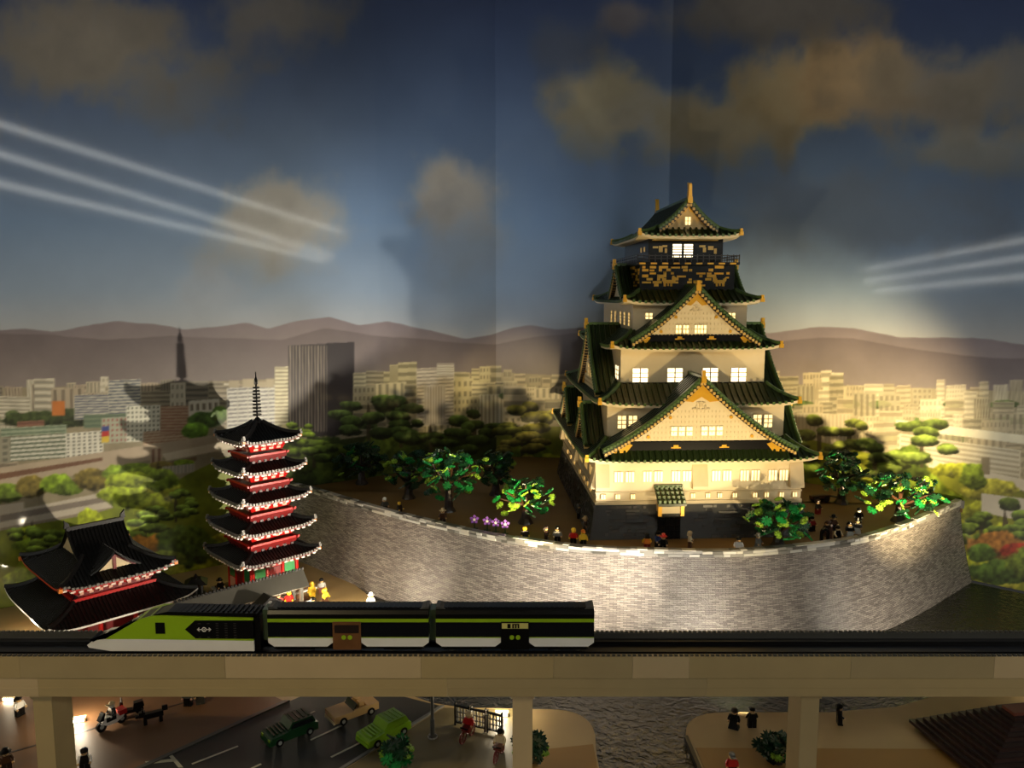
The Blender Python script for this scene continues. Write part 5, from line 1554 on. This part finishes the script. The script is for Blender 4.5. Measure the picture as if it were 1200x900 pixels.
# ================================================================== street vehicles
def car(pos, rz, label, bodym, style, group='vehicles on the road under the viaduct'):
    c = thing('toy_car', label, 'car', pos, R(rz), group)
    Lh, Wh = 4.6, 2.2
    if style == 'open':
        b = MB().box(-Lh, Lh, -Wh, Wh, 0.7, 1.5).box(-Lh, -0.5, -Wh, Wh, 1.5, 2.0).box(2.2, Lh, -Wh, Wh, 1.5, 2.1).box(-0.5, 2.2, -Wh, -Wh + 0.4, 1.5, 2.2).box(-0.5, 2.2, Wh - 0.4, Wh, 1.5, 2.2).build('body', bodym, c)
        MB().extr([(-0.7, 2.0), (-0.3, 2.0), (0.2, 3.0), (0.0, 3.0)], -Wh + 0.3, Wh - 0.3, 'xz').build('windscreen', GLASS, c)
        for y in (-0.9, 0.9):
            MB().box(0.8, 1.8, y - 0.6, y + 0.6, 1.4, 2.9).build('seat', bodym, c)
    else:
        b = MB().extr([(-Lh, 0.6), (Lh, 0.6), (Lh, 2.0), (Lh - 0.6, 2.2), (-0.9, 2.2), (-Lh + 0.3, 1.8), (-Lh, 1.5)], -Wh, Wh, 'xz').build('body', bodym, c)
        cab = MB().extr([(-1.2, 2.2), (-0.3, 3.5), (3.6, 3.5), (4.3, 2.2)], -Wh + 0.25, Wh - 0.25, 'xz').build('cabin', bodym, c)
        for s_ in (-1, 1):
            MB().extr([(-0.6, 2.35), (-0.05, 3.2), (3.3, 3.2), (3.8, 2.35)], s_ * (Wh - 0.22) - 0.06, s_ * (Wh - 0.22) + 0.06, 'xz').build('side_window', bodym if style == 'plain' else GLASS, cab)
        rb = MB()
        for k in range(4):
            rb.box(-3.8 + k * 0.7, -3.5 + k * 0.7, -1.6, 1.6, 1.9 + 0.09 * k, 2.25 + 0.05 * k)
        for k in range(4):
            rb.box(0.2 + k * 0.9, 0.5 + k * 0.9, -1.5, 1.5, 3.45, 3.65)
        rb.build('panel_ribs', bodym, b)
    MB().box(-Lh - 0.2, -Lh + 0.2, -Wh + 0.2, Wh - 0.2, 0.5, 1.1).build('bumper', bodym if style != 'open' else TAN, c)
    for s_ in (-1, 1):
        MB().box(-Lh - 0.1, -Lh + 0.1, s_ * 1.5 - 0.35, s_ * 1.5 + 0.35, 1.2, 1.6).build('headlamp', PINK if style == 'open' else LIME, c)
    for x in (-2.9, 2.9):
        for s_ in (-1, 1):
            y0, y1 = sorted((s_ * (Wh - 0.6), s_ * (Wh + 0.12)))
            w = MB().tube((x, y0, 0.75), (x, y1, 0.75), 0.75, n=14).build('wheel', BLACK, c)
            y2, y3 = sorted((s_ * (Wh + 0.12), s_ * (Wh + 0.2)))
            MB().tube((x, y2, 0.75), (x, y3, 0.75), 0.36, n=10).build('hub', LGREY, w)
    return c
car(G0(450, 863), 44, 'lime green hatchback driving out from under the viaduct', mat('car_lime', (128, 170, 30), 0.3), 'plain')
car(G0(413, 838), 38, 'tan open-top car half hidden by the viaduct', mat('car_tan', (206, 168, 112), 0.35), 'open')
car(G0(340, 862), 40, 'dark green vehicle with grey bonnet in the shadowed lane', mat('car_dark_green', (14, 62, 24), 0.35), 'glass')

def bike(pos, rz, label, framem, torso, headm, top, topm, legs):
    b = thing('toy_bicycle', label, 'bicycle', pos, R(rz), 'bicycles ridden on the riverside pavement')
    for x in (-1.6, 1.6):
        n = 16
        w = MB()
        for i in range(n):
            t0, t1 = 2 * math.pi * i / n, 2 * math.pi * (i + 1) / n
            w.tube((x + 1.1 * math.cos(t0), 0, 1.15 + 1.1 * math.sin(t0)), (x + 1.1 * math.cos(t1), 0, 1.15 + 1.1 * math.sin(t1)), 0.13, n=5)
        for i in range(4):
            t0 = math.pi * i / 4
            w.tube((x + math.cos(t0), 0, 1.15 + math.sin(t0)), (x - math.cos(t0), 0, 1.15 - math.sin(t0)), 0.05, n=4)
        w.build('wheel', framem if x < 0 else DRED, b)
    f = MB()
    for p, q in [((-1.6, 0, 1.15), (-1.2, 0, 2.5)), ((-1.2, 0, 2.2), (0.5, 0, 2.1)), ((-1.2, 0, 2.0), (0.1, 0, 1.0)), ((0.1, 0, 1.0), (0.5, 0, 2.3)), ((0.1, 0, 1.0), (1.6, 0, 1.15)), ((0.5, 0, 2.1), (1.6, 0, 1.15))]:
        f.tube(p, q, 0.14, n=6)
    f.build('frame', framem, b)
    MB().tube((-1.2, -0.8, 2.6), (-1.2, 0.8, 2.6), 0.13, n=6).tube((-1.2, 0, 2.4), (-1.2, 0, 2.65), 0.15, n=6).build('handlebar', BLACK, b)
    MB().box(0.1, 1.0, -0.35, 0.35, 2.3, 2.5).build('saddle', BLACK, b)
    return b
bp = G0(548, 866)
bike(bp, 62, 'red bicycle ridden past the grey railing', DRED, RED, SKIN, 'hair', TAN2, RED)
figure((bp[0] + 0.25, bp[1] + 0.45, 1.9), 'tan-haired cyclist in red riding past the grey railing', DRED, RED, SKIN, 'hair', TAN2, 62 - 90, 'cyclists on the riverside pavement', seated=True)
bp = G0(585, 888)
bike(bp, 70, 'dark red bicycle next to the central pillar', DRED, YELLOW, SKIN, 'hair', BLACK, REDBROWN)
figure((bp[0] + 0.18, bp[1] + 0.5, 1.9), 'black-haired cyclist in a cream top beside the central pillar', REDBROWN, TAN, SKIN, 'hair', BLACK, 70 - 90, 'cyclists on the riverside pavement', seated=True)
# motorbike officer and a dog-like bench on the left pavement
mp = G0(131, 852)
mo = thing('toy_motorbike', 'white and black police motorbike on the left pavement', 'motorbike', mp, R(55))
for x in (-1.9, 1.9):
    MB().tube((x, -0.28, 0.95), (x, 0.28, 0.95), 0.95, n=14).build('wheel', BLACK, mo)
    MB().tube((x, -0.32, 0.95), (x, 0.32, 0.95), 0.4, n=10).build('hub', LGREY, mo)
MB().extr([(-2.2, 1.6), (-1.2, 2.6), (0.6, 2.2), (2.4, 2.3), (2.2, 1.5), (0.8, 0.8), (-0.8, 0.8)], -0.5, 0.5, 'xz').build('body', WHITE, mo)
MB().extr([(-2.4, 2.2), (-1.6, 3.6), (-1.3, 3.5), (-1.6, 2.2)], -0.6, 0.6, 'xz').build('fairing', BLACK, mo)
MB().box(1.2, 2.6, -0.9, 0.9, 2.0, 2.9).build('pannier', RED, mo)
figure((mp[0] + 0.1, mp[1] + 0.3, 1.7), 'helmeted rider on the white police motorbike', BLACK, BLACK, WHITE, 'cap', TAN2, 55 - 90, 'riders in the street', seated=True)
sc = thing('toy_scooter', 'black scooter parked behind the police motorbike', 'scooter', G0(152, 838), R(30))
for x in (-1.7, 1.7):
    MB().tube((x, -0.25, 0.8), (x, 0.25, 0.8), 0.8, n=12).build('wheel', BLACK, sc)
MB().extr([(-2.0, 1.4), (-1.5, 3.4), (-1.1, 3.4), (-1.0, 1.4), (0.6, 1.2), (0.8, 2.4), (2.4, 2.5), (2.6, 1.6), (1.2, 0.6), (-1.2, 0.6)], -0.6, 0.6, 'xz').build('body', BLACK, sc)
MB().tube((-1.3, -1.0, 3.4), (-1.3, 1.0, 3.4), 0.14, n=6).build('handlebar', DGREY, sc)
dog = thing('toy_dog', 'black dog standing on the left pavement near the kerb', 'dog', G0(181, 846), R(30))
dm = MB().box(-1.8, 1.6, -0.5, 0.5, 1.1, 2.1).box(-2.6, -1.5, -0.45, 0.45, 1.6, 2.6).box(-3.2, -2.5, -0.3, 0.3, 1.6, 2.1).box(1.4, 2.4, -0.15, 0.15, 1.9, 2.9)
for x in (-1.6, 1.1):
    for y in (-0.35, 0.35):
        dm.box(x - 0.25, x + 0.35, y - 0.18, y + 0.18, 0, 1.2)
for y in (-0.3, 0.3):
    dm.box(-2.1, -1.8, y - 0.12, y + 0.12, 2.5, 3.1)
dm.build('body', BLACK, dog)
# railing panels with ornate bars
rp0, rp1 = Vector(G0(533, 849)), Vector(G0(590, 862))
d = (rp1 - rp0); ang = math.atan2(d.y, d.x); LR = d.length
for k in range(3):
    p = rp0 + d * (k / 3)
    fp = thing('street_railing', ['grey ornate railing panel at the road end of the fence', 'grey ornate railing panel in the middle of the fence', 'grey ornate railing panel next to the central pillar'][k], 'railing', p, ang, 'ornate railing panels on the pavement')
    w = LR / 3 - 0.15
    MB().box(0, w, -0.2, 0.2, 3.7, 4.0).box(0, w, -0.2, 0.2, 0.5, 0.8).box(0, 0.3, -0.25, 0.25, 0, 4.4).box(w - 0.3, w, -0.25, 0.25, 0, 4.4).build('frame', BLACK, fp)
    for j in range(4):
        x = 0.3 + (w - 0.6) * (j + 0.5) / 4
        MB().box(x - 0.10, x + 0.10, -0.12, 0.12, 0.8, 3.7).box(x - 0.28, x + 0.28, -0.14, 0.14, 1.6, 1.85).box(x - 0.28, x + 0.28, -0.14, 0.14, 2.6, 2.85).build('bar', MGREY, fp)
# street lamp
sp = G0(507, 864)
sl = thing('street_lamp', 'tall black street lamp post at the kerb below the viaduct', 'street lamp', sp, 0)
MB().lathe([(0.9, 0), (0.85, 0.4), (0.45, 0.6), (0.42, 3.5), (0.3, 3.8), (0.26, 16.0)], 8).build('post', DGREY, sl)
MB().lathe([(0.9, 0), (0.95, 0.15), (0.9, 0.3)], 10).build('foot', LGREY, sl)
MB().tube((0, 0, 15.8), (-2.2, 0, 16.6), 0.22, n=6).build('arm', BLACK, sl)
MB().frustum((-3.0, -1.8, -0.5, 0.5), 16.2, (-2.8, -2.0, -0.35, 0.35), 16.8).build('lamp_head', DGREY, sl)

# bushes in front of the viaduct pillars
def bush(px, py, w, h, label, seed, n=16):
    r = random.Random(seed)
    t = thing('leafy_bush', label, 'bush', atZ(px, py, 0), 0, 'leafy bushes along the street')
    MB().lathe([(0.8, 0), (0.7, h * 0.5), (0.4, h * 0.8)], 7).build('stem', DBROWN, t)
    for i in range(n):
        a = i * 2.399; u = i / n
        rad = w * 0.5 * math.sqrt(1 - u * 0.8) * r.uniform(0.6, 1)
        o = put('leaf_plate', LEAF[r.choice((0, 1, 2, 2, 2))], t, (math.cos(a) * rad, math.sin(a) * rad, h * (0.35 + 0.6 * u)))
        o.rotation_euler = (r.uniform(-0.8, 0.8), r.uniform(-0.8, 0.8), r.uniform(0, 6))
bush(465, 902, 6.0, 5.5, 'dark leafy bush on the kerb below the lime car', 31)
bush(622, 893, 7.0, 4.6, 'dark green bush at the foot of the central pillar', 32, 20)
bush(912, 895, 7.5, 5.0, 'green bush beside the riverside figure at the bottom edge', 33, 22)

# dark brown stepped roof at the lower right
hr = thing('brown_house', 'dark brown stepped-roof house at the bottom right corner', 'house', (89.0, 126.5, 0), R(8))
DEEP = mat('deep_brown_plastic', (44, 22, 14), 0.4)
nst = 13
for i in range(nst):
    t = i / nst
    MB().box(-12.5 + 11.0 * t, 26 - 12 * t, -7.0 + 6.2 * t, 12 - 9.5 * t, 0.8 + 0.58 * i, 0.8 + 0.58 * (i + 1)).build('roof_step', DBROWN if i % 2 else DEEP, hr)
MB().box(-11.0, 24, -6, 11, 0.0, 0.9).build('wall', DBROWN, hr)
MB().box(-2.0, 13, -0.6, 2.2, 8.2, 8.9).build('ridge', REDBROWN, hr)
for x, y, z in ((4.6, -2.6, 6.0), (9.0, -4.6, 3.4)):
    MB().lathe([(0.7, 0), (0.75, 0.4), (0.4, 0.8)], 10, (x, y, z)).build('lamp_knob', mat('knob_tan', (196, 140, 84), 0.4), hr)

# ================================================================== small floor lamps of the street
HOT = mat('floor_lamp_glow', (255, 244, 220), 0.4, emit=40.0, ecol=(255, 236, 200))
def floor_lamp(pos, power, label, rz=0.0, colr=(1.0, 0.86, 0.62)):
    t = thing('floor_lamp', label, 'lamp', pos, R(rz), 'small floor lamps of the street')
    MB().box(-1.3, 1.3, -0.6, 0.6, 0, 0.7).build('housing', TAN2, t)
    MB().box(-1.0, 1.0, -0.66, -0.6, 0.2, 0.6).build('lens', HOT, t)
    o = lamp('floor_lamp_light', 'POINT', (0, 0, 0), power, colr, 0.8)
    o.parent = t; o.location = (0, 0, 0.035)
floor_lamp(G0(92, 845), 0.3, 'glowing floor lamp beside the viaduct pillar on the left pavement', 20)
floor_lamp(G0(588, 838), 0.28, 'glowing floor lamp behind the ornate railing', 0)
floor_lamp(G0(12, 820), 0.03, 'small glowing floor lamp at the far left under the viaduct', 0)
floor_lamp((108, 147, 0), 0.05, 'floor lamp on the river bank at the far right', 0)
floor_lamp((-39.5, 189.5, 0), 0.3, 'floor lamp at the feet of the white figure by the rampart', 0)
floor_lamp((-116, 172, 0), 0.2, 'floor lamp behind the temple gate', 0)
floor_lamp((-56, 186, 0), 0.5, 'floor lamp before the pagoda steps', 0)

# ================================================================== tube lamps of the dark hall, mirrored in the glossy print
TUBE = mat('tube_lamp_glow', (235, 242, 255), 0.4, emit=12.0, ecol=(244, 242, 232))
def tube_lamp(p, q, label, group):
    p, q = Vector(p), Vector(q)
    t = thing('tube_lamp', label, 'lamp', p, 0, group)
    MB().tube((0, 0, 0), (q - p), 1.8, n=6).build('tube', TUBE, t)
    MB().tube((0, 0, 3.0), (q - p) + Vector((0, 0, 3.0)), 1.1, n=6).build('batten', DGREY, t)
for (a, b, n) in [((48.2, -47.7, 180.6), (544.3, -109.5, 154.8), 'upper'), ((47.8, -48.9, 164.5), (540.8, -119.8, 126.7), 'middle'), ((47.3, -50.3, 146.9), (537.5, -129.7, 121.6), 'lower')]:
    tube_lamp(a, b, n + ' tube lamp of the bank running off behind the visitors on the right', 'tube lamps on the right of the hall')
for (a, b, n) in [((-171.6, -88.1, 123.0), (-798.9, -220.3, 96.9), 'upper'), ((-171.4, -89.1, 109.7), (-798.8, -220.9, 83.7), 'middle'), ((-171.3, -90.3, 95.7), (-798.7, -221.3, 73.2), 'lower')]:
    tube_lamp(a, b, n + ' tube lamp of the bank running off behind the visitors on the left', 'tube lamps on the left of the hall')
